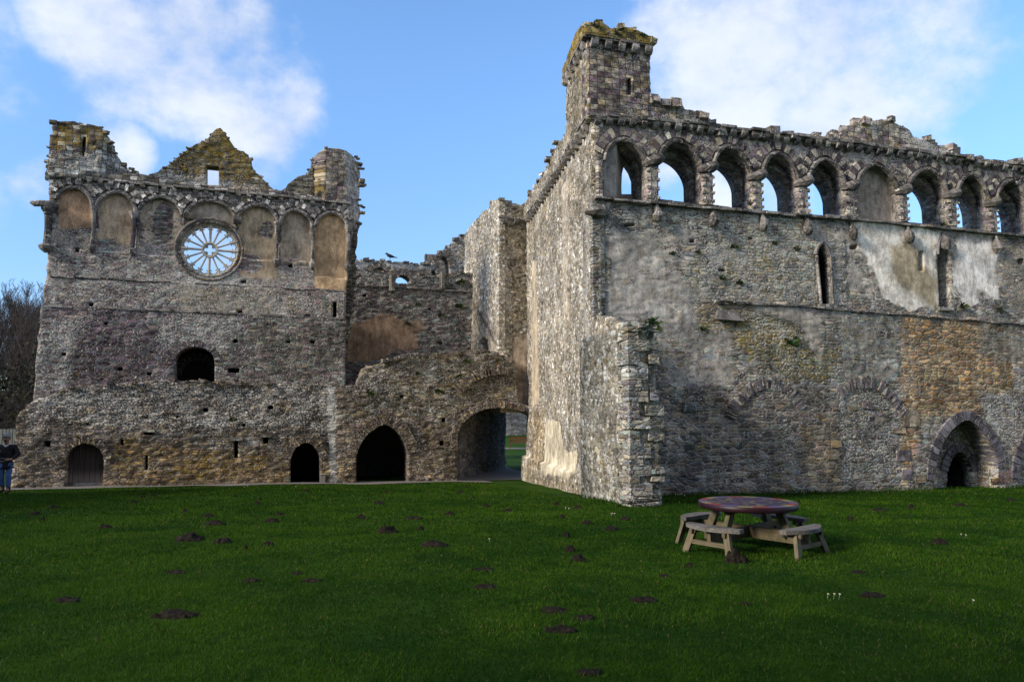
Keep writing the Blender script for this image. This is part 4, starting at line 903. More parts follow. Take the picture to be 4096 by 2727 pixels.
for i, h_ in enumerate(aheads):
    mb = MB(); mb.tube([F.w(p[0], -.06, p[1]) for p in h_], [.075 * random.uniform(.7, 1.35) for _ in h_], 6, (-.35, -.36, -.35)); mb.build('hood_mould', M_dress, hg)
    cx_ = sum(p[0] for p in h_) / len(h_); cz_ = min(p[1] for p in h_); o2 = []
    for p in h_[1:-1]:
        v = Vector((p[0] - cx_, p[1] - cz_ + .3)).normalized() * .14; o2.append((p[0] + v.x, p[1] + v.y))
    voussoirs(F, o2, 14, .27, -.07, .1, M_dress, hg, 'arch_ring', [(.95, .85, .55), (-.5, -.58, -.5), (.6, .55, .4), (-.42, -.5, -.42)], .012, .2, .06)
    # sloping sill of slabs inside the opening
    if AR[i]:
        L_, A_, R_, bl, br = AR[i]; a = F.at(L_[0], bl + 4); c = F.at(R_[0] + 2, br + 4); mb = MB()
        for k in range(7):
            f0, f1 = k / 7, (k + 1) / 7; r0, r1 = .0, .22
            s0_, s1_ = a[0] + (c[0] - a[0]) * f0 - .05, a[0] + (c[0] - a[0]) * f1 + .02; zz = a[1] + (c[1] - a[1]) * (f0 + f1) / 2; q = random.uniform(-.02, .03)
            mb.hexa([F.w(s0_, -.02, zz - .1), F.w(s1_, -.02, zz - .1), F.w(s1_, 1.0, zz - .1), F.w(s0_, 1.0, zz - .1), F.w(s0_, -.05, zz + .03), F.w(s1_, -.05, zz + .03), F.w(s1_, 1.0, zz + .36 + q), F.w(s0_, 1.0, zz + .36 + q)], (-.3, -.3, -.3), .012)
        mb.build('sill', M_dress, hg)
# pillars between the openings, with carved capitals
PIL = [(1499, 384, 465, 27), (1625, 400, 472, 26), (1738, 418, 486, 25), (1845, 432, 494, 23), (1953, 440, 505, 24), (2074, 450, 511, 20), (2186, 458, 520, 22), (2279, 478, 532, 19), (2374, 490, 545, 19), (2463, 503, 557, 18), (1377, 372, 458, 16)]
for x, y0, y1, wd_ in PIL:
    s0_, z0 = F.at(x, y0); _, z1 = F.at(x, y1); w_ = abs(F.at(x + wd_, y0)[0] - s0_) / 2; hu = random.uniform(-.1, .15)
    mb = MB()
    n_ = 4
    for k in range(n_):
        za, zb = z1 + (z0 - z1) * k / n_, z1 + (z0 - z1) * (k + .97) / n_; h2 = hu + random.uniform(-.12, .12)
        pr = [(-w_, -.02), (-w_ * .55, -.12), (w_ * .55, -.12), (w_, -.02), (w_, .3), (-w_, .3)]
        vs = [F.w(s0_ + p, q, z) for z in (za, zb) for p, q in pr]
        mb.add(vs, [(5, 4, 3, 2, 1, 0), (6, 7, 8, 9, 10, 11)] + [(m_, (m_ + 1) % 6, (m_ + 1) % 6 + 6, m_ + 6) for m_ in range(6)], (h2, h2, h2 + .02))
        if x > 1400:
            for q in (-.8, .8): mb.box(F.w(s0_ + q * w_, -.1, (za + zb) / 2), (.09, .09, .09), (h2, h2, h2), .02)
    o = mb.build('pillar', M_arc, hg)
    if x > 1400:
        mb = MB(); hc = -.25
        mb.tube([F.w(s0_ - w_ * 1.2, .06, z0 + .10), F.w(s0_ - w_ * .95, -.06, z0 + .12), F.w(s0_ - w_ * .2, -.12, z0 + .14), F.w(s0_ + w_ * .6, -.14, z0 + .2), F.w(s0_ + w_ * 1.15, -.08, z0 + .26), F.w(s0_ + w_ * 1.4, .08, z0 + .28)], [.10, .15, .17, .19, .16, .10], 7, (hc, hc, hc - .02)); mb.build('capital', M_dress, o)
# carved corbels under the sill
for x, y, r in ((1508, 487, .17), (1637, 497, .19), (1750, 509, .17), (1853, 518, .19), (1956, 530, .17), (2085, 538, .17), (2168, 553, .2), (2287, 562, .2), (2390, 572, .2)):
    r *= .82; s0_, z0 = F.at(x, y); mb = MB(); rr = lambda a: a * random.uniform(.8, 1.2)
    mb.tube([F.w(s0_ + random.uniform(-.03, .03), -.04 - q, z0 + h) for h, q in ((.28, 0), (.12, .02), (-.04, .08), (-.16, .10), (-.26, .04), (-.3, 0))], [rr(r * .5), rr(r * .55), rr(r * .95), rr(r * 1.1), rr(r * .95), r * .7], 7, (-.3, -.3, -.3)); mb.build('corbel', M_dress, hg)
s0_, z0 = F.at(1372, 490); mb = MB(); mb.tube([F.w(s0_ - .42, -.1, z0 - .02), F.w(s0_ - .2, -.16, z0), F.w(s0_ + .1, -.18, z0 + .03), F.w(s0_ + .3, -.1, z0 + .02)], [.08, .17, .2, .14], 7, (-.25, -.25, -.25)); mb.build('gargoyle', M_dress, hg)
# cornice, corbels
slab_course(F, F.pts(CO), .22, .08, hg, 'cornice', M_dress)
x = 1372
while x < 2380:
    s_, z_ = F.at(x, li(CO, x) + 1); corbel(F, s_, z_, .2, .22, .2, hg); x += 26.5 - (x - 1372) * .0055
# broken parapet
pt = [(1494, 219), (1508, 225), (1509, 236), (1525, 237), (1529, 241), (1571, 241), (1575, 252), (1591, 253), (1611, 262), (1615, 269), (1635, 274), (1637, 285), (1652, 296), (1713, 297), (1721, 304), (1750, 308), (1764, 303), (1787, 301), (1791, 310), (1832, 315), (1858, 312), (1884, 314), (1892, 321), (1908, 317), (1930, 315), (1937, 297), (1953, 287), (1967, 281), (1987, 277), (2015, 278), (2044, 275), (2064, 286), (2076, 291), (2092, 299), (2100, 313), (2142, 323), (2144, 331), (2171, 334), (2189, 341), (2195, 352), (2205, 360), (2253, 362), (2267, 368), (2344, 375), (2355, 380), (2500, 399), (2690, 421)]
PF = F.shift(-.15); pp = ragged(PF.pts(pt), .2, .045, 53)
pcn = [(1480, 281), (1652, 297), (2012, 342), (2355, 386), (2690, 427)]
wall('parapet', PF, [PF.at(1480, 219)] + pp + PF.pts(pcn[::-1]), [], .75, M_cheq, hg, (.065, .05), None, .022,
     [zp(PF, [(1930, 270), (2090, 270), (2060, 310), (1930, 320)], hue=(.45, .45, .42), wht=.2), zp(PF, [(1480, 240), (1660, 250), (1660, 300), (1480, 280)], yel=.12, wht=.25), zp(PF, [(2080, 290), (2220, 350), (2220, 380), (2080, 350)], wht=.45)], seed=54)
loose_stones(PF, pp, .7, hg, 'coping', M_arc, .3, 2.6, sq=True)
# corner tower
tw = [(1356, 53), (1375, 51), (1397, 59), (1404, 66), (1419, 67), (1445, 66), (1467, 70), (1483, 77), (1494, 84), (1502, 90), (1502, 103)]
TW = F.shift(-.15); TWp = F.shift(-.29)
e_ = TW.at(1494, 150)[0]; lowz = TW.at(1400, 270)[1]
tx = [-.12, e_]
# the corner's plan: front face, side faces
def tower_faces(off, ztop, zbot, mat, name, topline=None, cell=(.06, .05), zones=(), seed=0, holes=(), depth=2.5, er=None):
    fr = F.shift(-off); ex = off * 1.0; er = e_ if er is None else er
    o_ = [(-.02 - ex, zbot), (er, zbot)] + ([(er, ztop), (-.02 - ex, ztop)] if topline is None else topline)
    wall(name, fr, o_, list(holes), .5, mat, hg, cell, None, .018, zones, seed=seed)
    fs = SF.shift(-off); s1 = S_CORNER + ex - .03
    tl_ = [(s1, ztop), (s1 - depth - ex * 2, ztop)] if topline is None else ragged([(s1, ztop + .05), (s1 - 1.2, ztop + .1), (s1 - depth - ex * 2, ztop - .05)], .25, .08, seed)
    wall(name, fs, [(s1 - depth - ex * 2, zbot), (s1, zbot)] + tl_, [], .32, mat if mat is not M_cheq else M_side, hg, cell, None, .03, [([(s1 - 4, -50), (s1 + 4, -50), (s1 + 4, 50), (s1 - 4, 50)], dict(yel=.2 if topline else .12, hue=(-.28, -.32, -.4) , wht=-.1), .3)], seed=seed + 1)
    bk = Fr(fr.w(er + .005, .02, 0)[:2], SF.n * .0 - SF.d)
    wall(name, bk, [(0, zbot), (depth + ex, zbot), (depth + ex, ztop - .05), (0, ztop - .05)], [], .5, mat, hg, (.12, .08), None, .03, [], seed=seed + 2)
    bb = F.shift(depth - .6)
    wall(name, bb, [(.3, zbot), (e_ + .4, zbot), (e_ + .4, ztop - .1), (.3, ztop - .1)], [], .5, mat, hg, (.15, .1), None, .03, [], seed=seed + 3)
zc = TW.at(1430, 96)[1]
tsl = [TW.at(1444, 219), TW.at(1442, 180), TW.at(1452, 180), TW.at(1452, 219)]
tower_faces(.15, zc, lowz - .05, M_cheq, 'tower', None, zones=[zp(TW, [(1340, 90), (1500, 90), (1500, 150), (1340, 140)], yel=.12, wht=.1)], seed=60, holes=[tsl])
tl0 = ragged(TWp.pts(tw), .16, .05, 61)[::-1]
er2 = TWp.at(1503, 95)[0]; tl0 = [(er2, tl0[0][1])] + tl0[1:-1] + [(-.33, tl0[-1][1])]
tower_faces(.29, TWp.at(1356, 53)[1], TWp.at(1430, 98)[1] + .08, M_lichen, 'tower_parapet', tl0, er=er2, depth=2.45, zones=[([(-2, 0), (5, 0), (5, 30), (-2, 30)], dict(yel=.12, hue=(.1, .05, -.1)), .3)], seed=64)
loose_stones(TWp, tl0, .6, hg, 'coping', M_lichen, .22, 4, sq=True)
slab_course(TW, [(-.28, TWp.at(1430, 98)[1] + .03), (e_ + .08, TWp.at(1430, 98)[1] + .03)], .15, .07, hg, 'cornice', M_dress)
for k in range(5): corbel(TW, .03 + k * (e_ - .1) / 4.0, TWp.at(1430, 98)[1] + .03, .22, .24, .15, hg)
FS1 = SF.shift(-.15)
for k in range(6): corbel(FS1, S_CORNER - .1 - k * .5, TWp.at(1430, 98)[1] + .03, .24, .24, .16, hg)
slab_course(FS1, [(S_CORNER + .3, TWp.at(1430, 98)[1] + .03), (S_CORNER - 2.9, TWp.at(1430, 98)[1] + .03)][::-1], .15, .07, hg, 'cornice', M_dress)
# sunlit side
G = SF; SC = [(1218, 503), (1352, 290)]
zs0, zs1 = G.at(1218, 500)[1], F.at(1355, 269)[1] - .08
so_ = [(-1.1, GB), (S_CORNER, GB), (S_CORNER, zs1), (-1.1, zs0 - (zs1 - zs0) * .1)]
sz_ = [zp(G, [(1215, 480), (1370, 290), (1370, 480), (1220, 600)], hue=(-.10, -.12, -.16), yel=.08), zp(G, [(1222, 600), (1234, 600), (1240, 930), (1224, 930)], plas=1., pcol=(-.06, -.08, -.10), fe=.15),
       zp(G, [(1290, 420), (1310, 400), (1312, 700), (1296, 900)], plas=.55, pcol=(-.08, -.08, -.06), yel=.1, fe=.3), zp(G, [(1320, 300), (1370, 300), (1370, 700), (1340, 560)], plas=.42, pcol=(-.10, -.10, -.09)),
       zp(G, [(1256, 965), (1290, 970), (1303, 1030), (1330, 1040), (1326, 1105), (1300, 1095), (1257, 1090)], plas=.85, pcol=(.03, .03, .0), yel=-.4, wht=-.8, fe=.10, rag=.25), zp(G, [(1340, 950), (1372, 940), (1375, 1010), (1345, 1010)], hue=(-.1, -.4, -.6), wht=-.6),
       zp(G, [(1225, 1060), (1258, 1090), (1400, 1110), (1400, 1180), (1220, 1130)], hue=(-.35, -.36, -.4), plas=.5, pcol=(-.28, -.28, -.26), wht=-.5), zp(G, [(1226, 940), (1256, 945), (1256, 1080), (1226, 1080)], hue=(-.05, -.15, -.3), wht=-.1)]
wall('side_wall', G, so_, [hole(G, 1311, 735, 6, 130) if False else [G.at(1304, 760), G.at(1304, 668), G.at(1308, 660), G.at(1312, 668), G.at(1312, 766)], hole(G, 1247, 700, 4, 9), hole(G, 1273, 810, 4, 7), hole(G, 1279, 940, 3, 8)], .36, M_side, hg, (.07, .05), lambda X, Z: -.16 * (Z < G.at(1300, 1075)[1]) - .1 * np.clip((G.at(1300, 900)[1] - Z) / 3, 0, 1), .028, sz_, seed=70)
spt = ragged([(-2.5, zs0 + .3)] + G.pts([(1216, 466), (1229, 441), (1247, 415), (1263, 383), (1274, 360), (1284, 338), (1304, 314), (1311, 292)]) , .25, .07, 71)
wall('side_parapet', G.shift(-.12), spt + [(S_CORNER - 2.0, spt[-1][1] + .1), (S_CORNER + .1, lowz + .1), (S_CORNER + .1, zs1), (-2.5, zs0 - (zs1 - zs0) * .2)], [], .6, M_side, hg, (.08, .055), None, .04, [([(-20, -50), (20, -50), (20, 50), (-20, 50)], dict(hue=(-.2, -.22, -.27), yel=.1), .3)], seed=72)
slab_course(G, [(-3, zs0 - .05), (S_CORNER, zs1 + .05)], .18, .06, hg, 'cornice', M_dress)
for k in range(22):
    s_ = -.3 + k * (S_CORNER - .1) / 21; corbel(G, s_, zs0 + (zs1 - zs0) * max(0, s_) / S_CORNER, .22, .24, .2, hg)
loose_stones(G.shift(-.12), spt[6:], .6, hg, 'coping', M_side, .28, 2.2)
# corner stones of the front
mb = MB(); z = GB + .3
while z < F.at(1370, 480)[1]:
    h = random.uniform(.14, .3); L = random.uniform(.25, .6); hu = random.uniform(-.25, .1)
    mb.fbox(F, -.02, L, -.025, .2, z, z + h * .94, (hu - .02, hu, hu), .012); z += h
mb.build('quoin', M_front, hg)
# lancet frames, reveals and dark rooms behind
def tube_px(pts, r, name, mat, hue, d=-.04):
    mb = MB(); mb.tube([F.w(p[0], d, p[1]) for p in pts], r, 6, hue); return mb.build(name, mat, hg)
tube_px([(p[0] + .05 * (1 if i_ > 7 else -1), p[1] + .03) for i_, p in enumerate(lan1[2:-1])], .07, 'window_frame', M_dress, (.1, .08, .12)); tube_px([(lan1[-2][0] + .06, lan1[-2][1]), (lan1[-1][0] + .06, lan1[-1][1])], .06, 'window_frame', M_dress, (.25, .2, .15)); tube_px(lan1[:3], .05, 'window_frame', M_dress, (.3, .3, .3))
tube_px(lan2[2:8], .05, 'window_frame', M_purple, (0, 0, 0), -.02)
for fr_l, wd2 in ((lan1, .5), (lan2, .5)): mb = MB(); mb.fbox(F, fr_l[0][0] - .1, fr_l[-1][0] + .12, -.1, .3, fr_l[0][1] - .12, fr_l[0][1] - .01, (.1, .1, .1), .01); mb.build('sill', M_dress, hg)
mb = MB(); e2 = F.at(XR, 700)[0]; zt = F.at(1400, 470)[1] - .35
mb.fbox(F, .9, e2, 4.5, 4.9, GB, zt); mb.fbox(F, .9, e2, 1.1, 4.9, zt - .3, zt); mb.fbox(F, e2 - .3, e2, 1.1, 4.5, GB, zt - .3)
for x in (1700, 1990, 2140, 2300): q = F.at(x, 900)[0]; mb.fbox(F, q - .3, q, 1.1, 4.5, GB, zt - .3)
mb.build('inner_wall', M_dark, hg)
q = F.at(2160, 620); q2 = F.at(2195, 620); mb = MB(); mb.fbox(F, q2[0] + .02, q2[0] + .3, .2, 1.6, F.at(2170, 706)[1], F.at(2170, 560)[1]); mb.build('reveal', plain('grey_plaster', (.22, .2, .2), (.34, .31, .3)), hg)
# portal: outer ring, inner wall with a smaller doorway
hp = [(.0, -.02, .03), (.14, .1, .12), (-.12, -.12, -.06), (.05, .04, .1)]
pr_o = [F.at(2143, 1104)] + pin_h + [F.at(2289, 1078)]
voussoirs(F, pr_o, 23, .34, -.17, .5, M_purple, hg, 'portal_ring', hp, .003, .04)
p2 = [F.at(2336, 1100)] + pin2_h + [F.at(2490, 1100)]; voussoirs(F, p2, 23, .34, -.17, .5, M_purple, hg, 'portal_ring', hp, .003, .04)
IN = F.shift(.72)
ih = arch(IN.at(2178, 1085), IN.at(2205, 1037), IN.at(2236, 1085), .4, 8); dh = [IN.at(2178, 1190)] + ih + [IN.at(2238, 1190)]
wall('inner_front', IN, [IN.at(2090, 1200), IN.at(2090, 920), IN.at(2420, 920), IN.at(2420, 1200)], [dh], .36, M_front, hg, (.07, .05), None, .03, [zp(IN, [(2080, 900), (2430, 900), (2430, 1210), (2080, 1210)], hue=(.05, .03, .0))], seed=75)
voussoirs(IN, ih, 11, .32, -.05, .4, M_purple, hg, 'portal_ring', hp, .003, .04)
# relieving arches in the wall
for pts, n_ in (([(1686, 972), (1697, 938), (1718, 912), (1742, 897), (1765, 892), (1790, 898)], 24), ([(1795, 900), (1815, 920), (1832, 950)], 7), ([(1932, 915), (1952, 898), (1978, 892), (2005, 892)], 12), ([(2012, 896), (2032, 912), (2052, 938), (2070, 962)], 13)):
    voussoirs(F, F.pts(pts), n_, .34, -.125, .2, M_dress, hg, 'relieving_arch', [(-.15, -.2, -.1), (-.35, -.42, -.34), (.25, .18, .1), (-.2, -.26, -.2)], .02, .25, .14)
# larger odd stones and slabs
mb = MB()
mb.hexa([F.w(F.at(1642, 727)[0], -.22, F.at(1642, 735)[1]), F.w(F.at(1703, 735)[0], -.22, F.at(1703, 741)[1]), F.w(F.at(1703, 735)[0], .1, F.at(1703, 735)[1]), F.w(F.at(1642, 727)[0], .1, F.at(1642, 728)[1]),
         F.w(F.at(1648, 715)[0], -.05, F.at(1648, 712)[1]), F.w(F.at(1695, 715)[0], -.05, F.at(1695, 715)[1]), F.w(F.at(1695, 715)[0], .1, F.at(1695, 712)[1]), F.w(F.at(1648, 715)[0], .1, F.at(1648, 710)[1])], (-.2, -.2, -.15), .02); mb.build('slab', M_dress, hg)
mb = MB(); mb.fbox(F, F.at(1728, 935)[0], F.at(1788, 935)[0], -.02, .1, F.at(1728, 945)[1], F.at(1728, 945)[1]); 
for (x, y, w_, h_, hu) in ((1587, 935, 34, 18, (-.55, -.4, -.3)), (2090, 962, 34, 36, (.9, .6, .1)), (2074, 1047, 34, 24, (-.2, -.3, -.15)), (2080, 1090, 20, 26, (-.2, -.3, -.1)), (2110, 1100, 24, 20, (.5, .2, -.3)), (2306, 1088, 30, 18, (.1, -.3, -.3)), (2300, 1105, 30, 14, (.4, -.2, -.2)), (1990, 932, 20, 14, (-.4, -.6, -.5)), (2062, 990, 26, 12, (.9, .4, -.3)), (1918, 1020, 20, 14, (.8, .3, -.4)), (1912, 1050, 24, 12, (.8, .3, -.4))):
    h = hole(F, x, y, w_, h_); mb.fbox(F, h[0][0], h[1][0], -.135, .1, h[0][1], h[2][1], tuple(c * .6 - .1 for c in hu), .03)
tag(mb.build('facing_stone', M_dress, hg), kind='stuff')

# ------------------------------------------------------------------ buttress stub at the corner
bg_ = thing('buttress', 'squat broken buttress of pale rubble and big corner blocks, ending the sunlit side wall', 'buttress', F.w(.4, -2, -.8))
BL_ = 3.45
bft = SF.w(S_CORNER + BL_, 0, 0)
BFt = Fr(bft[:2], dR); BSd = SF.shift(-.05)
zt0, zt1 = BSd.at(1375, 726)[1], BSd.at(1446, 750)[1]
bs = [(S_CORNER - .3, GB), (S_CORNER + BL_, GB), (S_CORNER + BL_ - .05, zt1 - .1)] + ragged(BSd.pts([(1440, 748), (1420, 745), (1405, 738), (1390, 728), (1372, 726)]), .25, .06, 81) + [(S_CORNER - .3, zt0)]
def batter(X, Z): return -.06 * np.clip((1.5 - Z) / 2.5, 0, 1)
wall('side', BSd, bs, [hole(BSd, 1418, 735 + 130, 4, 9)], .5, M_side, bg_, (.07, .05), batter, .035, [zp(BSd, [(1370, 720), (1450, 740), (1450, 1000), (1370, 1000)], yel=.14, hue=(-.10, -.12, -.2)), zp(BSd, [(1300, 1080), (1470, 1130), (1470, 1180), (1300, 1180)], hue=(-.2, -.2, -.25))], seed=82)
bw0, bw1 = BFt.at(1446, 760)[0], BFt.at(1506, 760)[0]; bb0, bb1 = BFt.at(1464, 1155)[0], BFt.at(1520, 1155)[0]
bf = [(bw0 - .1, GB), (bb1, GB), (bb1, BFt.at(1520, 900)[1]), (bw1, BFt.at(1506, 900)[1]), (bw1 - .02, BFt.at(1506, 752)[1]), (bw0 - .1, BFt.at(1446, 750)[1])]
bf[0] = (-.05, GB); bf[-1] = (-.05, bf[-1][1])
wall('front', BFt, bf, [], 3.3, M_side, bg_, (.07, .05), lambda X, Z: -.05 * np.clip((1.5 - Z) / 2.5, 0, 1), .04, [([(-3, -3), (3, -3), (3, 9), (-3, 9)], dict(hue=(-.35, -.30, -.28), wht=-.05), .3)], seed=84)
mb = MB(); z = -.95; tgl = 0
while z < bf[-1][1] - .15:
    h = random.uniform(.16, .42); hu = random.uniform(-.12, .5); c_ = (hu - .06, hu, hu + .02); tgl ^= 1
    L = random.uniform(.3, .55)
    if tgl: mb.fbox(BFt, -.11, L, -.10, .3, z, z + h * .95, c_, .02)
    else: mb.fbox(BFt, -.11, random.uniform(.15, .25), -.10, .55, z, z + h * .95, c_, .02)
    if random.random() < .75: hu = random.uniform(-.1, .5); mb.fbox(BFt, bw1 - random.uniform(.2, .4), bw1 + .05 + .1 * (z < 1.6), -.10, .3, z + .03, z + h * random.uniform(.7, .9), (hu - .1, hu, hu), .02)
    z += h
mb.build('quoin', M_front, bg_)
loose_stones(BFt, [(0, bf[-1][1]), (bw1, bf[-2][1])], 3.2, bg_, 'coping', M_front, .3, 16)
mb = MB()
for i in range(14): mb.fbox(BFt, random.uniform(-.2, 0), random.uniform(.3, .75), -.2 + random.uniform(0, .1), .4, -.9 + i * .035, -.9 + i * .035 + .045, (random.uniform(-.3, .2),) * 3, .02)
mb.build('footing', M_front, bg_)

# ------------------------------------------------------------------ unseen walls added to shade the lawn, and the far wall beyond the passage
def add_shade_or_far_wall(a, b, h, th, seed):
    fr = Fr(a, (b[0] - a[0], b[1] - a[1])); L = math.hypot(b[0] - a[0], b[1] - a[1])
    o = wall('shade_or_far_wall', fr, [(0, -2), (L, -2)] + ragged([(L, h), (L * .7, h - .6), (L * .5, h + .5), (L * .25, h - .4), (0, h)], .5, .12, seed) + [(0, h)], [], th, M_far, None, (.4, .25), None, .03, [], seed=seed)
    tag(o, kind='structure')
add_shade_or_far_wall((-19.5, 21), (-19.5, -9), 4.2, 1.2, 90); add_shade_or_far_wall((-19.5, -9), (14, -3.0), 16, 1.2, 91)  # two unseen walls, added left and behind to cast shade on the foreground
add_shade_or_far_wall((-55, 84), (50, 101), 4.6, 1.0, 92)

# ------------------------------------------------------------------ beyond the passage, and the left edge
M_wood = plain('weathered_wood', (.115, .10, .085), (.27, .245, .215), 3.5, .006, .8, (1, 1, 1))
def wood_mat(name, a, b, c, seed=0):
    m, t, bs = base_mat(name); tc = t.new('ShaderNodeTexCoord').outputs['Object']
    P = t.attr('wc', 'Vector')
    g = t.noise(t.v('MULTIPLY', P, (3, 60, 60)), 1.3, 5, .65); k = t.noise(tc, 3.2, 4, .6)
    col = t.mix(t.ss(g, .3, .7), a, b); col = t.mix(t.ss(k, .48, .66, 0, .75), col, c)
    col = t.mix(1., col, t.v('ADD', t.attr('hue', 'Vector'), (1, 1, 1)), 'MULTIPLY')
    t.put(bs.inputs['Base Color'], col); bs.inputs['Roughness'].default_value = .75
    bp = t.new('ShaderNodeBump'); bp.inputs['Distance'].default_value = .006; t.put(bp.inputs['Height'], g); t.l.new(bp.outputs[0], bs.inputs['Normal'])
    return m
M_seat = wood_mat('grey_bench_wood', (.085, .077, .07), (.22, .20, .18), (.055, .055, .04))
M_beam = wood_mat('tan_bench_wood', (.085, .068, .042), (.19, .155, .10), (.065, .065, .03))
M_red = plain('dark_red_wood', (.10, .022, .022), (.16, .04, .035), 8, .004)

# pale board fence and dark wall at the left edge
bw = Fr((-60, 42), (1, .12)); wob_ = [bw.at(-600, 893), bw.at(-40, 897), bw.at(140, 900)]
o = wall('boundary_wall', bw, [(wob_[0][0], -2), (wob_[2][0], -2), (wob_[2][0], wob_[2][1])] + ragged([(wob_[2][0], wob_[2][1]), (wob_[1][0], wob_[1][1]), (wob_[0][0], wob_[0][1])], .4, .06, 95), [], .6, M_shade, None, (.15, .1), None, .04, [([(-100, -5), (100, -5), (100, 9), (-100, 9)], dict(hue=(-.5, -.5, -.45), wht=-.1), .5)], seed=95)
o.data.transform(Matrix.Translation((0, 0, 0))); tag(o, 'dark rubble boundary wall behind the board fence at the left edge', 'wall')
bfn = Fr((-40, 34), (1, .12)); fz1 = bfn.at(20, 986)[1]
fen = thing('board_fence', 'pale vertical board fence behind the walker, against the dark wall', 'fence', bfn.w(18, 0, -1.32))
s_ = bfn.at(-180, 1000)[0]; se = bfn.at(46, 1000)[0]; k = 0; mb = MB()
while s_ < se:
    hu = random.uniform(-.15, .15); mb.fbox(bfn, s_, s_ + .115, 0, .02, -1.25, fz1 + random.uniform(-.01, .01), (hu, hu, hu)); s_ += .15
mb.build('boards', plain('grey_boards', (.12, .13, .125), (.19, .20, .19), 5, .004), fen)
mb = MB(); a = bfn.at(-180, 1000)[0]; mb.fbox(bfn, a, se, .02, .06, fz1 - .35, fz1 - .25); mb.fbox(bfn, a, se, .02, .06, -.9, -.8); mb.build('rail', M_wood, fen)

# red bench, seen through the passage
bp_ = Vector((.0 + ray(1196, 1011)[0] * 60, 0, 0)); X_, Y_, Z_ = ray(1197, 1011)
by = 60.; bx = X_ / Y_ * by
bench = thing('park_bench', 'dark red slatted park bench on the far lawn, seen through the arched passage', 'bench', (bx, by, -1.32))
def B(name, fn, par=bench, mat=M_red):
    mb = MB(); fn(mb); mb.v = [(p[0] + bx, p[1] + by, p[2] - 1.32) for p in mb.v]; return mb.build(name, mat, par)
B('seat', lambda m: [m.box((0, -.08 - .1 * i, .45), (1.75, .085, .03)) for i in range(4)])
B('backrest', lambda m: ([m.box((0, .06, .86), (1.75, .04, .08)), m.box((0, .03, .56), (1.75, .04, .06))] + [m.box((-.82 + .117 * i, .045, .71), (.06, .025, .3)) for i in range(15)]))
for sx in (-.85, .85):
    for sy in (-.42, .05): B('leg', lambda m: m.box((sx, sy, .22 if sy < 0 else .45), (.07, .07, .44 if sy < 0 else .9)))
    B('armrest', lambda m: m.box((sx, -.2, .66), (.07, .5, .05)))
rows = []
for q in np.linspace(-12, 14, 20): rows.append([(bx + q, by + .3 + d_) for d_ in (-1.3, -.6, 0, .8)])
strip('path', rows, M_gravel, .02)

# low board standing by the second vault door
s0_, _ = L0.at(742, 1100); y_ = L0.w(s0_, -.1, 0)[1]; g_ = float(gz(y_)); tp_ = L0.at(742, 1089, -.1)[1]
info = thing('stone_post', 'plain grey upright slab leaning by the second vault doorway', 'post', L0.w(s0_, -.12, g_))
mb = MB(); a, c = L0.at(736.5, 1100, -.14)[0], L0.at(748, 1100, -.14)[0]; mb.fbox(L0, a, c, -.17, -.09, g_ - .02, tp_ - .03, None, .006); mb.build('slab', plain('grey_board', (.20, .19, .18), (.25, .24, .23), 5, .003), info)
mb = MB(); mb.fbox(L0, a - .015, c + .015, -.185, -.075, tp_ - .03, tp_, None, .003); mb.build('cap', M_dress, info)

# ------------------------------------------------------------------ picnic table
X_, Y_, Z_ = ray(1719, 1153); kk = 11.2
TP = Vector((X_ * kk, Y_ * kk, 0)); TZ = CAMZ + Z_ * kk; GZ0 = float(lawn_z(TP.x, TP.y)); TH = TZ - GZ0
TR_ = .725
pt_ = thing('picnic_table', 'round wooden picnic table with painted mosaic top and four attached curved benches on the lawn', 'picnic table', (TP.x, TP.y, GZ0))
m, t, b = base_mat('painted_mosaic'); tc = t.new('ShaderNodeTexCoord').outputs['Object']
spx = t.new('ShaderNodeSeparateXYZ'); t.put(spx.inputs[0], tc)
rad = t.v('LENGTH', t.v('MULTIPLY', tc, (1, 1, 0))); ang = t.m('ARCTAN2', spx.outputs[1], spx.outputs[0])
seg = t.m('FRACT', t.m('MULTIPLY_ADD', ang, 3 / math.pi, .35 + 6))
rimc = t.ramp(seg, [(0, (.095, .07, .155)), (.36, (.22, .185, .08)), (.66, (.21, .03, .026))], 'CONSTANT')
wv_ = t.v('MULTIPLY_ADD', t.v('SUBTRACT', t.noise(tc, 7, 3, .6, True), (.5, .5, .5)), (.12, .12, 0), tc)
vt = t.new('ShaderNodeTexVoronoi', voronoi_dimensions='2D'); t.put(vt.inputs['Vector'], wv_); vt.inputs['Scale'].default_value = 17
sc2 = t.new('ShaderNodeSeparateColor'); t.put(sc2.inputs[0], vt.outputs['Color'])
inn = t.ramp(sc2.outputs[0], [(0, (.028, .018, .035)), (.34, (.05, .035, .075)), (.58, (.16, .14, .07)), (.74, (.025, .016, .035)), (.93, (.06, .06, .07)), (.97, (.12, .03, .028))], 'CONSTANT')
colm = t.mix(t.ss(rad, TR_ * .80, TR_ * .81), inn, rimc)
colm = t.mix(t.ss(t.m('ABSOLUTE', t.m('SUBTRACT', rad, TR_ * .80)), .010, .012, 1, 0), colm, (.03, .015, .04))
colm = t.mix(t.ss(t.m('ABSOLUTE', t.m('SUBTRACT', rad, TR_ * .30)), .018, .02, 1, 0), colm, (.05, .02, .09))
colm = t.mix(1., colm, t.m('MULTIPLY_ADD', t.noise(tc, 30, 3, .7), .9, .5), 'MULTIPLY')
t.put(b.inputs['Base Color'], colm); b.inputs['Roughness'].default_value = .45; b.inputs['Specular IOR Level'].default_value = .35
M_mosaic = m
M_edge = plain('maroon_gloss', (.016, .005, .009), (.03, .008, .014), 10, .002, .45, hue=False, spec=.3)
def loc(x, y, z=0): return Vector((TP.x + x, TP.y + y, GZ0 + z))
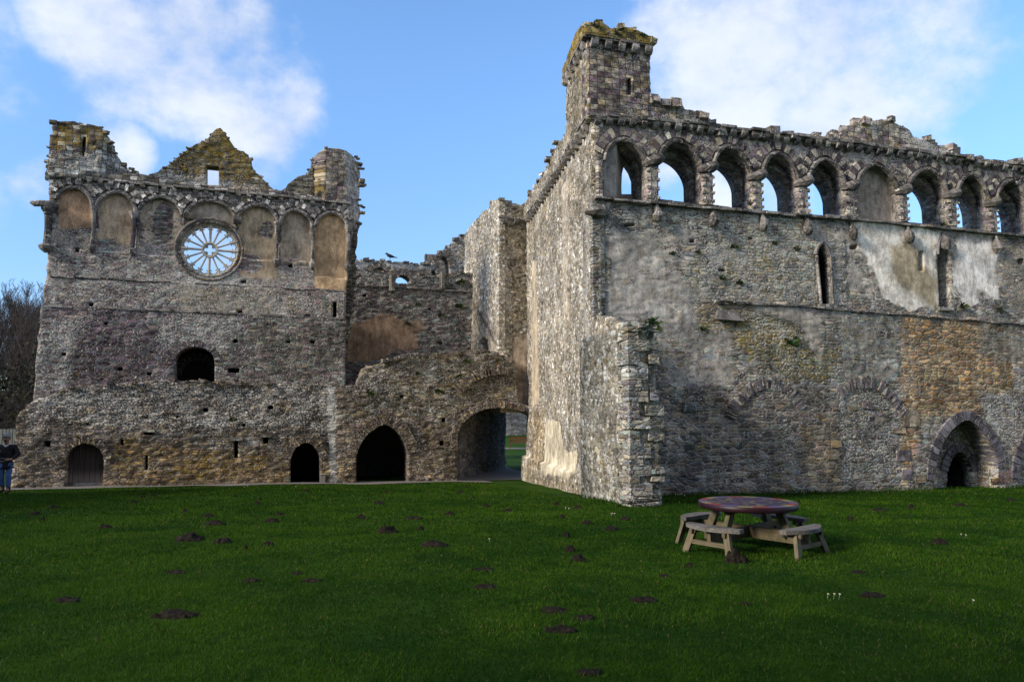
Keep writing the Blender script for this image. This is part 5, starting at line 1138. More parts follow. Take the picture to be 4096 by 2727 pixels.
mb = MB(); n = 72
prof = [(TR_ - .012, TH - .085), (TR_, TH - .075), (TR_, TH - .006), (TR_ - .008, TH)]
vs = [tuple(loc(r * math.cos(2 * math.pi * i / n), r * math.sin(2 * math.pi * i / n), z)) for i in range(n) for r, z in prof]
mb.add(vs, [(4 * i + k, 4 * ((i + 1) % n) + k, 4 * ((i + 1) % n) + k + 1, 4 * i + k + 1) for i in range(n) for k in range(3)] + [tuple(4 * (n - 1 - i) for i in range(n))])
top_o = mb.build('tabletop', M_edge, pt_, True)
mb = MB(); mb.add([tuple(loc(r_ * math.cos(2 * math.pi * i / n), r_ * math.sin(2 * math.pi * i / n), TH + dz)) for r_, dz in ((TR_ - .008, 0), (TR_ - .02, .003)) for i in range(n)], [(i, (i + 1) % n, n + (i + 1) % n, n + i) for i in range(n)] + [tuple(range(n, 2 * n))])
mb.build('mosaic', M_mosaic, top_o)
A0 = R(-141)
def rot(r, tq, a): return (r * math.cos(a) - tq * math.sin(a), r * math.sin(a) + tq * math.cos(a))
SH = TH * .595; W_ = random.uniform
for k in range(4):
    a = A0 + k * math.pi / 2
    # leg of the table: slants out from under the top to the cross beam
    mb = MB(); p, q = rot(.50, .05, a), rot(.66, .05, a); mb.bar(loc(*p, TH - .10), loc(*q, SH - .16), .11, .07, (-math.sin(a), math.cos(a), 0), (W_(-.1, .15),) * 3); mb.build('table_leg', M_beam, pt_)
    mb = MB(); p, q = rot(.22, .05, a), rot(.60, .05, a); mb.bar(loc(*p, TH - .105), loc(*q, TH - .105), .10, .045, (0, 0, 1), (-.3,) * 3); mb.build('batten', M_edge, pt_)
    # bench: two long curved planks
    st = thing_ = None
    mb = MB()
    for (r0, r1) in ((.80, .935), (.945, 1.075)):
        nn_ = 12; half = .46
        def edge(r, u):
            cur = .0 if r < .85 else (r - .80) * .62
            return r - cur * (u / half) ** 2 * (1 if r > .85 else 0) - (.03 if r > 1. else 0) * 0
        vs = []; wc_ = []
        for i in range(nn_ + 1):
            u = -half + 2 * half * i / nn_
            for rr, z in ((edge(r0, u), SH - .055), (edge(r1, u), SH - .055), (edge(r1, u), SH), (edge(r0, u), SH)):
                x_, y2 = rot(rr, u, a); vs.append(tuple(loc(x_, y2, z))); wc_.append((u + k * 3.3, rr, z))
        hu = W_(-.12, .15)
        mb.add(vs, [(4 * i + e, 4 * i + (e + 1) % 4, 4 * i + 4 + (e + 1) % 4, 4 * i + 4 + e) for i in range(nn_) for e in range(4)] + [(3, 2, 1, 0), (4 * nn_, 4 * nn_ + 1, 4 * nn_ + 2, 4 * nn_ + 3)], (hu,) * 3, wc_)
    seat = mb.build('seat', M_seat, pt_)
    for u in (-.28, .28):
        mb = MB(); p, q = rot(.81, u, a), rot(1.03, u, a); mb.bar(loc(*p, SH - .085), loc(*q, SH - .085), .05, .055, (0, 0, 1), (-.1,) * 3); mb.build('cleat', M_beam, seat)
        mb = MB(); p = rot(.95, u * 1.0, a); q = rot(1.03, u * 1.36, a); gq = float(lawn_z(TP.x + q[0], TP.y + q[1])) - GZ0
        mb.bar(loc(*p, SH - .06), loc(*q, gq - .02), .10, .055, (math.cos(a), math.sin(a), 0), (W_(-.05, .25),) * 3); mb.build('seat_leg', M_beam, pt_)
    mb = MB(); p, q = rot(.985, -.33, a), rot(.985, .33, a); mb.bar(loc(*p, SH * .42), loc(*q, SH * .42), .045, .06, (0, 0, 1), (.05,) * 3); mb.build('stretcher', M_beam, pt_)
for k in range(2):
    a = A0 + k * math.pi / 2
    for sd in (-.0, ):
        mb = MB(); p, q = rot(-.98, sd, a), rot(.98, sd, a); mb.bar(loc(*p, SH - .155 - .004 * k), loc(*q, SH - .155 - .004 * k), .055, .17, (0, 0, 1), (.0, -.03, -.06)); mb.build('cross_beam', M_beam, pt_)
M_bolt = plain('green_black_iron', (.015, .03, .025), (.03, .05, .045), 9, .001, .5)
for k in range(4):
    a = A0 + k * math.pi / 2
    for sg in (-1, 1):
        p = rot(.63, sg * .055, a); p2 = rot(.63, sg * .088 + .0, a); mb = MB(); mb.tube([loc(*p, SH - .15), loc(*p2, SH - .15)], .022, 8); mb.build('bolt', M_bolt, pt_)

# ------------------------------------------------------------------ molehills
M_soil, t, b = base_mat('dark_soil'); tc = t.new('ShaderNodeTexCoord').outputs['Object']
n1 = t.noise(tc, 14, 5, .7); col = t.ramp(n1, [(.3, (.006, .005, .004)), (.55, (.021, .017, .013)), (.75, (.06, .05, .04))])
t.put(b.inputs['Base Color'], col); b.inputs['Specular IOR Level'].default_value = .1
bp = t.new('ShaderNodeBump'); bp.inputs['Distance'].default_value = .03; t.put(bp.inputs['Height'], n1); t.l.new(bp.outputs[0], b.inputs['Normal'])
def zc_(l, ox, oy, sc): return [((ox + x * sc) / K, (oy + y * sc) / K, w_ * sc / K) for x, y, w_ in l]
MH = zc_([(360, 232, 90), (235, 270, 90), (287, 312, 50), (710, 355, 105), (960, 150, 50), (1040, 143, 55), (900, 184, 60), (1245, 250, 45), (1402, 285, 100), (1440, 337, 185), (1275, 440, 250), (1498, 455, 160), (1803, 478, 100), (1655, 503, 40), (1580, 148, 35), (1748, 168, 30), (1728, 196, 50), (2052, 116, 75), (1880, 272, 80), (1832, 312, 130), (1182, 652, 160), (1690, 708, 160), (2095, 712, 170), (455, 850, 220), (1185, 965, 370), (1995, 660, 90)], 0, 1900, .5945)
MH += zc_([(915, 118, 70), (1000, 156, 35), (1080, 207, 65), (1232, 240, 100), (365, 198, 95), (245, 288, 95), (605, 295, 150), (842, 265, 80), (418, 390, 175), (645, 372, 60), (742, 485, 235), (1558, 200, 60), (1703, 226, 90), (1596, 283, 45), (1757, 322, 90), (1928, 362, 130), (2018, 298, 100), (1622, 415, 70), (1648, 508, 100), (1705, 572, 150), (1065, 648, 190), (1080, 770, 200), (1545, 930, 230), (1745, 978, 170), (1590, 1058, 290), (2148, 850, 240), (2285, 680, 100), (1780, 1335, 210), (405, 122, 40), (950, 80, 25)], 1300, 1900, .5945)
MH += zc_([(1380, 78, 130), (1595, 64, 70), (1928, 42, 110), (1185, 138, 85), (1785, 298, 130), (1235, 480, 130), (410, 410, 200), (98, 440, 80), (1330, 630, 220), (470, 688, 100), (2270, 10, 90), (592, 93, 75), (835, 26, 40)], 2700, 2000, .5928)
tall = {418, 1705, 410, 1330, 1498, 710, 1785, 1185}
mh = []
for i, (x, y, w_) in enumerate(MH):
    p = gpt(x, y); wd_ = w_ * K * p.y / 2950 * .98
    mh.append([p.y, x, y, wd_, p, i])
mh.sort(key=lambda q: -q[0])
# labels: rows by distance, then order from the left inside each row
NR = 9; rows_ = [mh[i * len(mh) // NR:(i + 1) * len(mh) // NR] for i in range(NR)]
rown = ['farthest row by the path', 'second row from the path', 'third row from the path', 'fourth row from the path', 'middle row of the lawn', 'fourth row from the front', 'third row from the front', 'second row from the front', 'row nearest the viewer']
ordn = ['leftmost', 'second from left', 'third from left', 'fourth from left', 'fifth from left', 'sixth from left', 'seventh from left', 'eighth from left', 'ninth from left']
for ri, row in enumerate(rows_):
    row.sort(key=lambda q: q[1])
    for oi, (yy, x, y, wd_, p, i) in enumerate(row):
        hgt = max(wd_ * random.uniform(.08, .14), .058 if yy > 11 else .03); flat = False
        zx = None
        if y > 1300: hgt *= .55; flat = True
        if abs(x - 890) < 6 and abs(y - 1225) < 8: hgt = wd_ * .24
        if abs(x - 1327) < 6 and abs(y - 1287) < 8: hgt = wd_ * .2
        if x > 1670 and x < 1720 and y > 1280 and y < 1310: hgt = wd_ * .33
        n = 26; aspect = random.uniform(.45, .75); seed = i * 13 + 5
        g = np.linspace(-1, 1, n); GX, GY = np.meshgrid(g, g, indexing='ij')
        rr = np.hypot(GX, GY); th_ = np.arctan2(GY, GX)
        lim = .62 + .38 * fbm(np.cos(th_) * 2 + 9 + i, np.sin(th_) * 2 + 9, seed, 3)
        h = np.clip(1 - (rr / lim) ** 2, -.25, 1) ** 1 * hgt
        lump = (vnoise(GX * 4.5 + i, GY * 4.5, seed) - .5) * .5 + (vnoise(GX * 9 + i, GY * 9, seed + 1) - .5) * .4
        h = h * (.65 + .9 * vnoise(GX * 2.2 + i, GY * 2.2, seed + 2)) + lump * max(hgt, wd_ * .12) * 1.25 * (rr < lim) + .012
        X = p.x + GX * wd_ / 2; Y = p.y + GY * wd_ / 2 * aspect; Z = np.where(rr < lim, lawn_z(X, Y) + h, lawn_z(X, Y) - .05)
        I = np.arange(n * n).reshape(n, n); Q = np.stack([I[:-1, :-1].ravel(), I[1:, :-1].ravel(), I[1:, 1:].ravel(), I[:-1, 1:].ravel()], 1)
        keep = (rr < lim + .12).ravel()[Q].any(1)
        o = quads('molehill', np.stack([X.ravel() - p.x, Y.ravel() - p.y, Z.ravel() - p.z], 1), Q[keep], M_soil, None)
        o.location = p
        size = 'tiny' if wd_ < .28 else 'small' if wd_ < .42 else 'broad' if wd_ > .62 else 'middling'
        tag(o, f"{size} {'flat patch' if flat else 'mound'} of soil, {ordn[oi]} in the {rown[ri]}", 'molehill', 'molehills on the lawn')
MHC = [(q[4].x, q[4].y, q[3] / 2) for q in mh]

# ------------------------------------------------------------------ grass blades
m, t, b = base_mat('grass_blades'); gcol = t.attr('gcol')
t.put(b.inputs['Base Color'], gcol); b.inputs['Roughness'].default_value = .7; b.inputs['Specular IOR Level'].default_value = .05
tr = t.new('ShaderNodeBsdfTranslucent'); t.put(tr.inputs[0], gcol); ms = t.new('ShaderNodeMixShader'); ms.inputs[0].default_value = .3
out_ = [n for n in t.n if n.type == 'OUTPUT_MATERIAL'][0]; t.l.new(b.outputs[0], ms.inputs[1]); t.l.new(tr.outputs[0], ms.inputs[2]); t.l.new(ms.outputs[0], out_.inputs[0])
M_grass = m
def grass():
    PX, PY, HH, WW = [], [], [], []
    for (y0, y1, dens, hh, ww) in ((3.2, 6, 6500, .030, .0036), (6, 9, 3800, .034, .005), (9, 14, 1700, .038, .008), (14, 20, 700, .042, .013), (20, 27, 300, .046, .019), (27, 31, 140, .05, .025)):
        lim_ = 1.15 if y1 < 21 else .80; xl, xr = -lim_ * y1 - .5, lim_ * y1 + .5; n = int((xr - xl) * (y1 - y0) * dens * .8)
        x, y = rng.uniform(xl, xr, n), rng.uniform(y0, y1, n); k = np.abs(x) < lim_ * y + .4
        PX.append(x[k]); PY.append(y[k]); HH.append(np.full(k.sum(), hh)); WW.append(np.full(k.sum(), ww))
    x, y, hh, ww = map(np.concatenate, (PX, PY, HH, WW))
    ok = np.ones(len(x), bool)
    for mx, my, r in MHC: ok &= ~(((x - mx) / (r * .95)) ** 2 + ((y - my + r * .12) / (r * .75)) ** 2 < rng.uniform(.55, 1.15, len(x)))
    def off(fr): return (x - fr.P.x) * fr.n.x + (y - fr.P.y) * fr.n.y, (x - fr.P.x) * fr.d.x + (y - fr.P.y) * fr.d.y
    d0_, s0_ = off(L0); pw = 1.22 + .14 * np.sin(s0_ * 1.1) + .08 * np.sin(s0_ * 2.7 + 1)
    ok &= ~((d0_ > -pw - .02 + rng.normal(0, .05, len(x))) & (s0_ < 17.3))
    dr_, sr_ = off(RF); ok &= ~((dr_ > -.12) & (sr_ > -1)); dsf, ssf = off(SF); ok &= ~((dsf > -.25) & (ssf > -1) & (dr_ > -3.5) & (sr_ < .8)); ok &= ~((d0_ > -2) & (s0_ > 17) )
    ok &= ~((d0_ > -.1))
    x, y, hh, ww = x[ok], y[ok], hh[ok], ww[ok]; n = len(x); z = lawn_z(x, y)
    clump = fbm(x * 1.1, y * 1.1, 71, 4); fine_ = fbm(x * 4, y * 4, 72, 2)
    h = hh * rng.uniform(.5, 1.25, n) * (.45 + 1.1 * clump)
    dr2 = (x - RF.P.x) * RF.n.x + (y - RF.P.y) * RF.n.y; sr2 = (x - RF.P.x) * RF.d.x + (y - RF.P.y) * RF.d.y; ds2 = (x - SF.P.x) * SF.n.x + (y - SF.P.y) * SF.n.y
    near = ((dr2 > -.45) & (sr2 > 0)) | ((ds2 > -.65) & (dr2 > -3.6) & (sr2 < .9)) | ((dr2 > -3.75) & (sr2 > -.3) & (sr2 < 1.0))
    h = np.where(near, h * rng.uniform(1.2, 3.2, n), h)
    a = rng.uniform(0, 2 * math.pi, n); lean = rng.uniform(.2, 1.1, n) * h; la = rng.uniform(0, 2 * math.pi, n)
    wx, wy = np.cos(a) * ww / 2, np.sin(a) * ww / 2
    mx_, my_ = x + np.cos(la) * lean * .35, y + np.sin(la) * lean * .35; tx_, ty_ = x + np.cos(la) * lean, y + np.sin(la) * lean
    V = np.empty((n, 4, 3), np.float32)
    V[:, 0] = np.stack([x - wx, y - wy, z - .005], 1); V[:, 1] = np.stack([mx_ + wx, my_ + wy, z + h * .55], 1); V[:, 2] = np.stack([tx_, ty_, z + h], 1); V[:, 3] = np.stack([mx_ - wx, my_ - wy, z + h * .5], 1)
    c = np.empty((n, 4, 4), np.float32); mixv = np.clip(rng.normal(.5, .3, n) + (clump - .5) * 2.2 + (fine_ - .5) * 1.2 + (fbm(x * .22, y * .22, 73, 2) - .5) * 1.2, 0, 1)[:, None]
    cc = np.array([.011, .049, .003]) * (1 - mixv) + np.array([.058, .124, .008]) * mixv
    dry = rng.random(n) < .018 + .04 * np.clip(fbm(x * .6, y * .6, 74, 3) - .5, 0, 1) * 3; cc[dry] = (.20, .17, .07)
    c[:, :, :3] = cc[:, None, :]; c[:, :, 3] = 1
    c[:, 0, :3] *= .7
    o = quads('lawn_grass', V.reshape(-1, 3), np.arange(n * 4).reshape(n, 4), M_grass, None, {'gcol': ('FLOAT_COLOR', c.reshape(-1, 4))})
    return tag(o, 'short green grass covering the courtyard lawn', 'grass', kind='stuff')
grass()
# daisies
M_daisy = plain('daisy_white', (.7, .7, .68), (.8, .8, .78), 8, 0, hue=False); M_yel = plain('flower_yellow', (.6, .45, .03), (.7, .55, .05), 8, 0, hue=False)
dz_ = [((2700 + x * .5928) / K, (2000 + y * .5928) / K) for x, y in ((1026, 646), (1068, 646), (1104, 648), (1925, 243), (1957, 249), (2003, 698))] + [((1300 + x * .5945) / K, (1900 + y * .5945) / K) for x, y in ((1105, 452), (1935, 266), (1948, 268), (1925, 270), (1640, 236), (1618, 233))] + [((2650 + x * .3185) / K, (1950 + y * .3185) / K) for x, y in ((890, 42), (932, 60), (1003, 38), (1001, 58), (1243, 34), (1576, 34), (275, 118), (183, 103), (160, 107), (70, 86))] + [(570, 1122), (563, 1124), (681, 1121), (400, 1128)]
dn = ['small white daisy in the dark near lawn right of the picnic table', 'small white daisy on the middle of the open lawn', 'small white daisy near the foot of the buttress', 'small white daisy in grass at the front wall base', 'small white daisy beside the gravel path']
d0m = None
for i, (x, y) in enumerate(dz_):
    p = gpt(x, y); p.z = float(lawn_z(p.x, p.y))
    if d0m is None:
        mb = MB(); vs = [(0, 0, .06)] + [(.02 * math.cos(q) * (1 if k % 2 else .7), .02 * math.sin(q) * (1 if k % 2 else .7), .062 + .004 * (k % 2)) for k, q in enumerate(np.linspace(0, 2 * math.pi, 25)[:-1])]
        mb.add(vs, [(0, 1 + k, 1 + (k + 1) % 24) for k in range(24)]); mb.tube([(0, 0, 0), (0, 0, .06)], .002, 4); d0m = mb.build('daisy', M_daisy); o = d0m
        mb = MB(); mb.tube([(0, 0, .06), (0, 0, .068)], .007, 6); e0 = mb.build('eye', M_yel, d0m)
    else:
        o = d0m.copy(); C.objects.link(o); e = e0.copy(); C.objects.link(e); e.parent = o
    o.location = p; o.rotation_euler = (R(25), 0, 0); s_ = .5 + .014 * p.y; o.scale = (s_, s_, 1.1)
    g_ = 0 if i < 6 else 1 if i == 6 else 2 if i < 12 else 3 if i < 22 else 4
    tag(o, dn[g_], 'daisy', 'white daisies in the grass')

# ------------------------------------------------------------------ ferns and tufts growing out of the walls
M_fern = plain('fern_green', (.025, .055, .012), (.055, .105, .022), 9, 0, .6); M_moss = plain('dark_tuft_green', (.028, .042, .012), (.06, .075, .025), 9, 0, .7)
def fern(fr, x, y, size, label, mat=M_moss, d=-.06, nb=26):
    s0_, z0 = fr.at(x, y); o = thing('wall_fern', label, 'fern', fr.w(s0_, d, z0), 'ferns and tufts growing on the walls'); mb = MB()
    for i in range(nb):
        a = random.uniform(-.3, math.pi + .3); L = size * random.uniform(.35, .85); ou = random.uniform(.1, 1.)
        p0 = Vector(fr.w(s0_ + random.uniform(-.3, .3) * size, d + .05, z0 + random.uniform(-.25, .15) * size)); dv = Vector(fr.d.to_3d()) * math.cos(a) * L + Vector((0, 0, math.sin(a) * L * .9 - .1 * L)) - Vector(fr.n.to_3d()) * L * ou * .8
        sd = Vector(fr.d.to_3d()) * .16 * L * abs(math.sin(a)) + Vector((0, 0, .16 * L * abs(math.cos(a)) + .02))
        m1 = p0 + dv * .55 + Vector((0, 0, .10 * L)); e = p0 + dv - Vector((0, 0, .12 * L)); h = random.uniform(-.3, .5)
        mb.add([p0, m1 - sd, e, m1 + sd], [(0, 1, 2), (0, 2, 3)], (h, h, h * .5))
    mb.build('fronds', mat, o)
    mb = MB(); mb.tube([fr.w(s0_, d + .12, z0 - size * .1), fr.w(s0_, d, z0)], size * .06, 5); mb.build('stem', M_wood, o)
FB = BFt
fern(FB, 1498, 748, .34, 'bright green leafy fern on the top of the buttress', M_fern, -.1, 40)
fern(RF, 1815, 788, .40, 'bright green hart\'s-tongue fern low on the arcaded front, over the relieving arch', M_fern, -.12, 34)
for (fr, x, y, s_, lb) in ((RF, 1688, 568, .2, 'small round tuft right of the middle of the arcaded front, below the third corbel'), (RF, 1545, 583, .15, 'small tuft high on the arcaded front near the corner'), (RF, 1605, 580, .15, 'second small tuft right of the corner on the arcaded front'), (RF, 1830, 573, .22, 'leafy tuft left of the pointed lancet window head'), (RF, 1780, 560, .16, 'tiny tuft between two corbels under the sill course'),
        (RF, 2212, 705, .26, 'green tuft at the foot of the tall narrow plastered window'), (RF, 2297, 712, .2, 'green tuft under the torn white plaster patch'), (RF, 1725, 470, .15, 'small tuft on the sill course by an arcade pillar'), (RF, 1785, 757, .2, 'trailing tuft under the pale plaster streak'), (RF, 1775, 855, .3, 'dry dark clump in the mossy area above the first relieving arch'), (RF, 1850, 830, .34, 'dark hanging clump in the mossy area beside the bright fern'), (RF, 1832, 850, .28, 'dark hanging clump below the bright fern'), (RF, 1700, 650, .2, 'grassy tuft above the projecting slab'), (RF, 1660, 640, .18, 'green tuft beside a putlog hole on the arcaded front'),
        (RF, 1615, 755, .18, 'green tuft left of the projecting slab'), (RF, 1755, 318 - 20 + 21, .15, 'mossy tuft on the cornice between arches'), (RF, 2165, 517, .2, 'green moss tuft on the sill of the seventh arch'),
        (L0, 850, 905, .3, 'dark fern on the vault wall left of the high broken top'), (L0, 536, 965, .2, 'green tuft on the low vault wall below the arched window'), (L0, 1075, 832, .25, 'green tuft on the rubble under the corner turret'), (L0, 1056, 865, .2, 'small tuft over the passage arch'), (L0, 1010, 900, .26, 'dark green tuft on the rubble left of the passage arch'), (L0, 962, 860, .2, 'small tuft on the sloping rubble top'),
        (RC, 1060, 650, .35, 'green tuft at the right end of the set-back wall string course'), (RC, 1056, 705, .35, 'larger fern low on the set-back wall by the turret'), (RC, 1015, 725, .25, 'small fern on the set-back wall right of the tan plaster'), (RC, 960, 700, .22, 'tiny fern above the tan plaster patch'), (RC, 940, 745, .22, 'tiny fern at the edge of the tan plaster patch'),
        (TW, 1440, 128, .14, 'small tuft under the tower cornice'), (TWp, 1370, 62, .2, 'dark green tuft on the tower\'s yellow parapet, left end'), (TWp, 1420, 80, .16, 'green tuft in the middle of the tower\'s yellow parapet'), (TWp, 1478, 82, .14, 'green tuft at the right end of the tower\'s yellow parapet')):
    fern(fr, x, y, s_, lb)

# ------------------------------------------------------------------ jackdaw on the far wall
p = FW.at(897, 598); bl_ = Vector(FW.w(p[0], -.02, p[1])); M_bird = plain('black_feathers', (.008, .008, .011), (.02, .02, .024), 8, .002, .6)
bird = thing('bird', 'small black bird perched on top of the background wall', 'bird', bl_)
mb = MB(); Xd = Vector((-1, .1, 0)); s_ = 1.25
mb.tube([bl_ + Xd * a * s_ + Vector((0, 0, h * s_)) for a, h in ((-.36, .10), (-.2, .13), (-.1, .16), (.02, .20), (.10, .24), (.135, .285), (.165, .31), (.20, .31), (.22, .305), (.27, .295))], [q * s_ for q in (.015, .03, .065, .085, .075, .05, .052, .045, .02, .004)], 8); mb.build('body', M_bird, bird, True)
for sg in (-1, 1): mb = MB(); mb.tube([bl_ + Vector((0, sg * .03, .14)), bl_ + Vector((-.01, sg * .03, 0))], .012, 5); mb.build('leg', M_bird, bird)
mb = MB(); mb.tube([bl_ + Xd * a * s_ + Vector((0, -.075 * s_, h * s_)) for a, h in ((.06, .22), (-.08, .17), (-.28, .11))], [.02, .055, .01], 6); mb.build('wing', M_bird, bird, True)

# ------------------------------------------------------------------ bare trees and undergrowth at the left edge
M_bark = plain('grey_bark', (.055, .045, .04), (.12, .10, .09), 5, .01); M_twig = plain('purple_twigs', (.05, .04, .036), (.105, .085, .078), 5, 0)
def make_tree(seed, H):
    r = random.Random(seed); tb, cb = MB(), MB()
    def grow(p, d, L, rad, dep_):
        pts, rs = [p], [rad]; q = p.copy(); dd = d.copy(); n = 4 if dep_ > 0 else 7
        for i in range(n):
            dd = (dd + Vector((r.uniform(-.16, .16), r.uniform(-.16, .16), r.uniform(-.02, .14)))).normalized(); q = q + dd * L / n; pts.append(q.copy()); rs.append(rad * (1 - .75 * (i + 1) / n))
        (tb if dep_ == 0 else cb).tube(pts, rs, 5 if dep_ == 0 else 3, None, cap=False)
        if dep_ < 4:
            nb = (17, 8, 5, 4)[dep_]
            for j in range(nb):
                f_ = r.uniform(.28 if dep_ == 0 else .15, 1); i = min(n - 1, int(f_ * n)); b_ = pts[i].lerp(pts[i + 1], f_ * n - i)
                a = r.uniform(0, 6.28); up = (2.4, 2.0, 1.7, 1.4)[dep_]
                nd = (Vector((math.cos(a), math.sin(a), up + r.uniform(-.3, .5)))).normalized()
                grow(b_, nd, L * r.uniform(.34, .5) * (1.1 - .4 * f_ if dep_ == 0 else 1), max(.012, rs[i] * .55), dep_ + 1)
    grow(Vector((0, 0, -.2)), Vector((r.uniform(-.06, .06), r.uniform(-.06, .06), 1)).normalized(), H, .17, 0)
    return tb, cb
protos = []
for k in range(3):
    tb, cb = make_tree(200 + k, 10.5); o = thing('bare_tree', '', 'tree'); a = tb.build('trunk', M_bark, o); c = cb.build('crown', M_twig, o); protos.append((o, a, c))
tspots = [(6, 640, 52), (22, 643, 58), (38, 641, 54), (52, 650, 62), (66, 645, 50), (80, 648, 56), (94, 642, 60), (104, 650, 53), (-14, 642, 55), (-45, 640, 52), (-80, 638, 57), (14, 652, 66), (46, 648, 68), (72, 655, 70), (88, 652, 48), (925, 632, 80), (945, 640, 84)]
tl_ = ['leftmost bare tree in view at the left edge, tall', 'slim bare tree second from the left edge, farther back', 'bare tree with upright twigs, third from the left edge', 'distant bare tree left of the middle of the left wood', 'stout bare tree in the middle of the left wood', 'bare tree right of the middle of the left wood', 'bare tree standing close to the hall\'s left corner', 'bare tree partly hidden behind the hall\'s left edge', 'bare tree just beyond the left picture edge, nearest it', 'bare tree beyond the left picture edge, second out', 'bare tree beyond the left picture edge, farthest out', 'faint far bare tree behind the leftmost trees', 'faint far bare tree behind the middle trees', 'farthest bare tree, behind the wood near the hall', 'nearest bare tree, beside the hall\'s left edge', 'bare twiggy treetop seen through the broken arch on the wall', 'second bare treetop seen through the broken arch, to the right']
used = [False] * 3
for i, (x, y, dist) in enumerate(tspots):
    X_, Y_, Z_ = ray(x, y); px_, py_ = X_ / Y_ * dist, dist; top_ = CAMZ + Z_ / Y_ * dist
    k = i % 3; o, a, c = protos[k]
    if used[k]:
        o2 = o.copy(); C.objects.link(o2)
        for ch in (a, c): ch2 = ch.copy(); C.objects.link(ch2); ch2.parent = o2
        o = o2
    used[k] = True; o.location = (px_, py_, -1.4); s_ = (top_ + 1.4) / 14.2; o.scale = (s_ * 1.05, s_ * 1.05, s_); o.rotation_euler = (0, 0, random.uniform(0, 6))
    tag(o, tl_[i], 'tree', 'bare winter trees behind the ruin')
# ivy and bramble under the trees
M_ivy = plain('dark_ivy', (.012, .018, .010), (.04, .045, .022), 6, 0, .8)
n = 90000; xi = rng.uniform(-62, -24, n); yi = rng.uniform(44, 64, n); hi = rng.random(n) ** 1.4 * (4.0 + 5.0 * fbm(xi * .25, yi * .25, 77, 3)); sz_i = rng.uniform(.05, .15, n)
cc = np.stack([xi, yi, hi - 1.3], 1); d1 = rng.normal(0, 1, (n, 3)); d1 /= np.linalg.norm(d1, axis=1)[:, None]; d2 = np.cross(d1, rng.normal(0, 1, (n, 3))); d2 /= np.linalg.norm(d2, axis=1)[:, None]
V = np.stack([cc - d1 * sz_i[:, None], cc + d2 * sz_i[:, None] * .6, cc + d1 * sz_i[:, None], cc - d2 * sz_i[:, None] * .6], 1).reshape(-1, 3)
tag(quads('undergrowth', V, np.arange(4 * n).reshape(n, 4), M_ivy, None), 'dark ivy and bramble undergrowth below the bare trees', 'undergrowth', kind='stuff')
# low wooded rise behind everything
m_h = plain('far_hill', (.035, .04, .02), (.07, .065, .04), .2, 0, hue=False)
n = 90; hx = np.linspace(-260, 260, n); V = []
for x in hx:
    h = 3.5 + 3 * float(fbm(np.array([x * .02 + 40]), np.array([3.]), 5, 3)[0]) * (1 if x < -10 else .4)
    V += [(x, 120, -2), (x, 150, h), (x, 260, -2)]
tag(quads('hills', V, [(3 * i + k, 3 * i + 3 + k, 3 * i + 4 + k, 3 * i + 1 + k) for i in range(n - 1) for k in range(2)], m_h, None, smooth=True), kind='structure')

# ------------------------------------------------------------------ the walker at the left edge
pg_ = gpt(9, 1136); PX0, PY0 = pg_.x, pg_.y; PZ0 = float(lawn_z(PX0, PY0)) + .02
man = thing('person', 'walker in grey beanie, black jacket and blue jeans, looking down at a device', 'person', (PX0, PY0, PZ0))
MX = Matrix.Rotation(R(16), 3, 'Z')
def skin(name, verts, edges, radii, mat, par, sub=2, root_i=0):
    me = bpy.data.meshes.new(name); me.from_pydata([tuple(MX @ Vector(v) * 1.0) for v in verts], edges, []); me.update()
    o = bpy.data.objects.new(name, me); C.objects.link(o); o.parent = par
    md = o.modifiers.new('skin', 'SKIN'); md.use_smooth_shade = True
    if not me.skin_vertices: me.skin_vertices.new()
    for i, r_ in enumerate(radii): me.skin_vertices[0].data[i].radius = r_ if isinstance(r_, tuple) else (r_, r_); me.skin_vertices[0].data[i].use_root = (i == root_i)
    ss_ = o.modifiers.new('subdivision', 'SUBSURF'); ss_.levels = sub; ss_.render_levels = sub
    me.materials.append(mat); return o
# the figure faces -y (towards the viewer); mid-stride, head bent down
M_skin = plain('skin', (.32, .18, .13), (.40, .24, .18), 6, 0, .6, hue=False); M_jkt = plain('black_jacket', (.008, .008, .011), (.02, .02, .025), 5, .004, .8, hue=False)
M_jean = plain('blue_denim', (.05, .10, .26), (.10, .18, .40), 7, .004, .85, hue=False); M_boot = plain('brown_boot', (.03, .018, .012), (.06, .035, .02), 6, .003, .6, hue=False); M_hat = plain('grey_knit', (.20, .20, .21), (.30, .30, .31), 14, .004, .9, hue=False); M_hood = plain('pale_hood', (.42, .44, .48), (.55, .57, .6), 5, .004, .9, hue=False)
sk = [(0, 0, .95), (0, 0, 1.15), (0, -.01, 1.38), (0, -.02, 1.50), (0, -.06, 1.58), (0, -.085, 1.66), (0, -.075, 1.74),      # pelvis .. head
      (.19, 0, 1.42), (.27, -.02, 1.17), (.20, -.20, 1.04), (.14, -.27, 1.05), (-.19, 0, 1.42), (-.27, -.04, 1.18), (-.17, -.24, 1.22), (-.10, -.29, 1.28),   # arms
      (.10, 0, .90), (.115, -.09, .50), (.11, -.02, .10), (.11, -.13, .04), (-.10, 0, .90), (-.11, .02, .50), (-.11, .16, .12), (-.11, .06, .05)]
se_ = [(0, 1), (1, 2), (2, 3), (3, 4), (4, 5), (5, 6), (2, 7), (7, 8), (8, 9), (9, 10), (2, 11), (11, 12), (12, 13), (13, 14), (0, 15), (15, 16), (16, 17), (17, 18), (0, 19), (19, 20), (20, 21), (21, 22)]
rd = [.13, .12, .13, .055, .07, .095, .085, .06, .045, .032, .036, .06, .045, .032, .036, .085, .06, .042, .035, .085, .06, .042, .035]
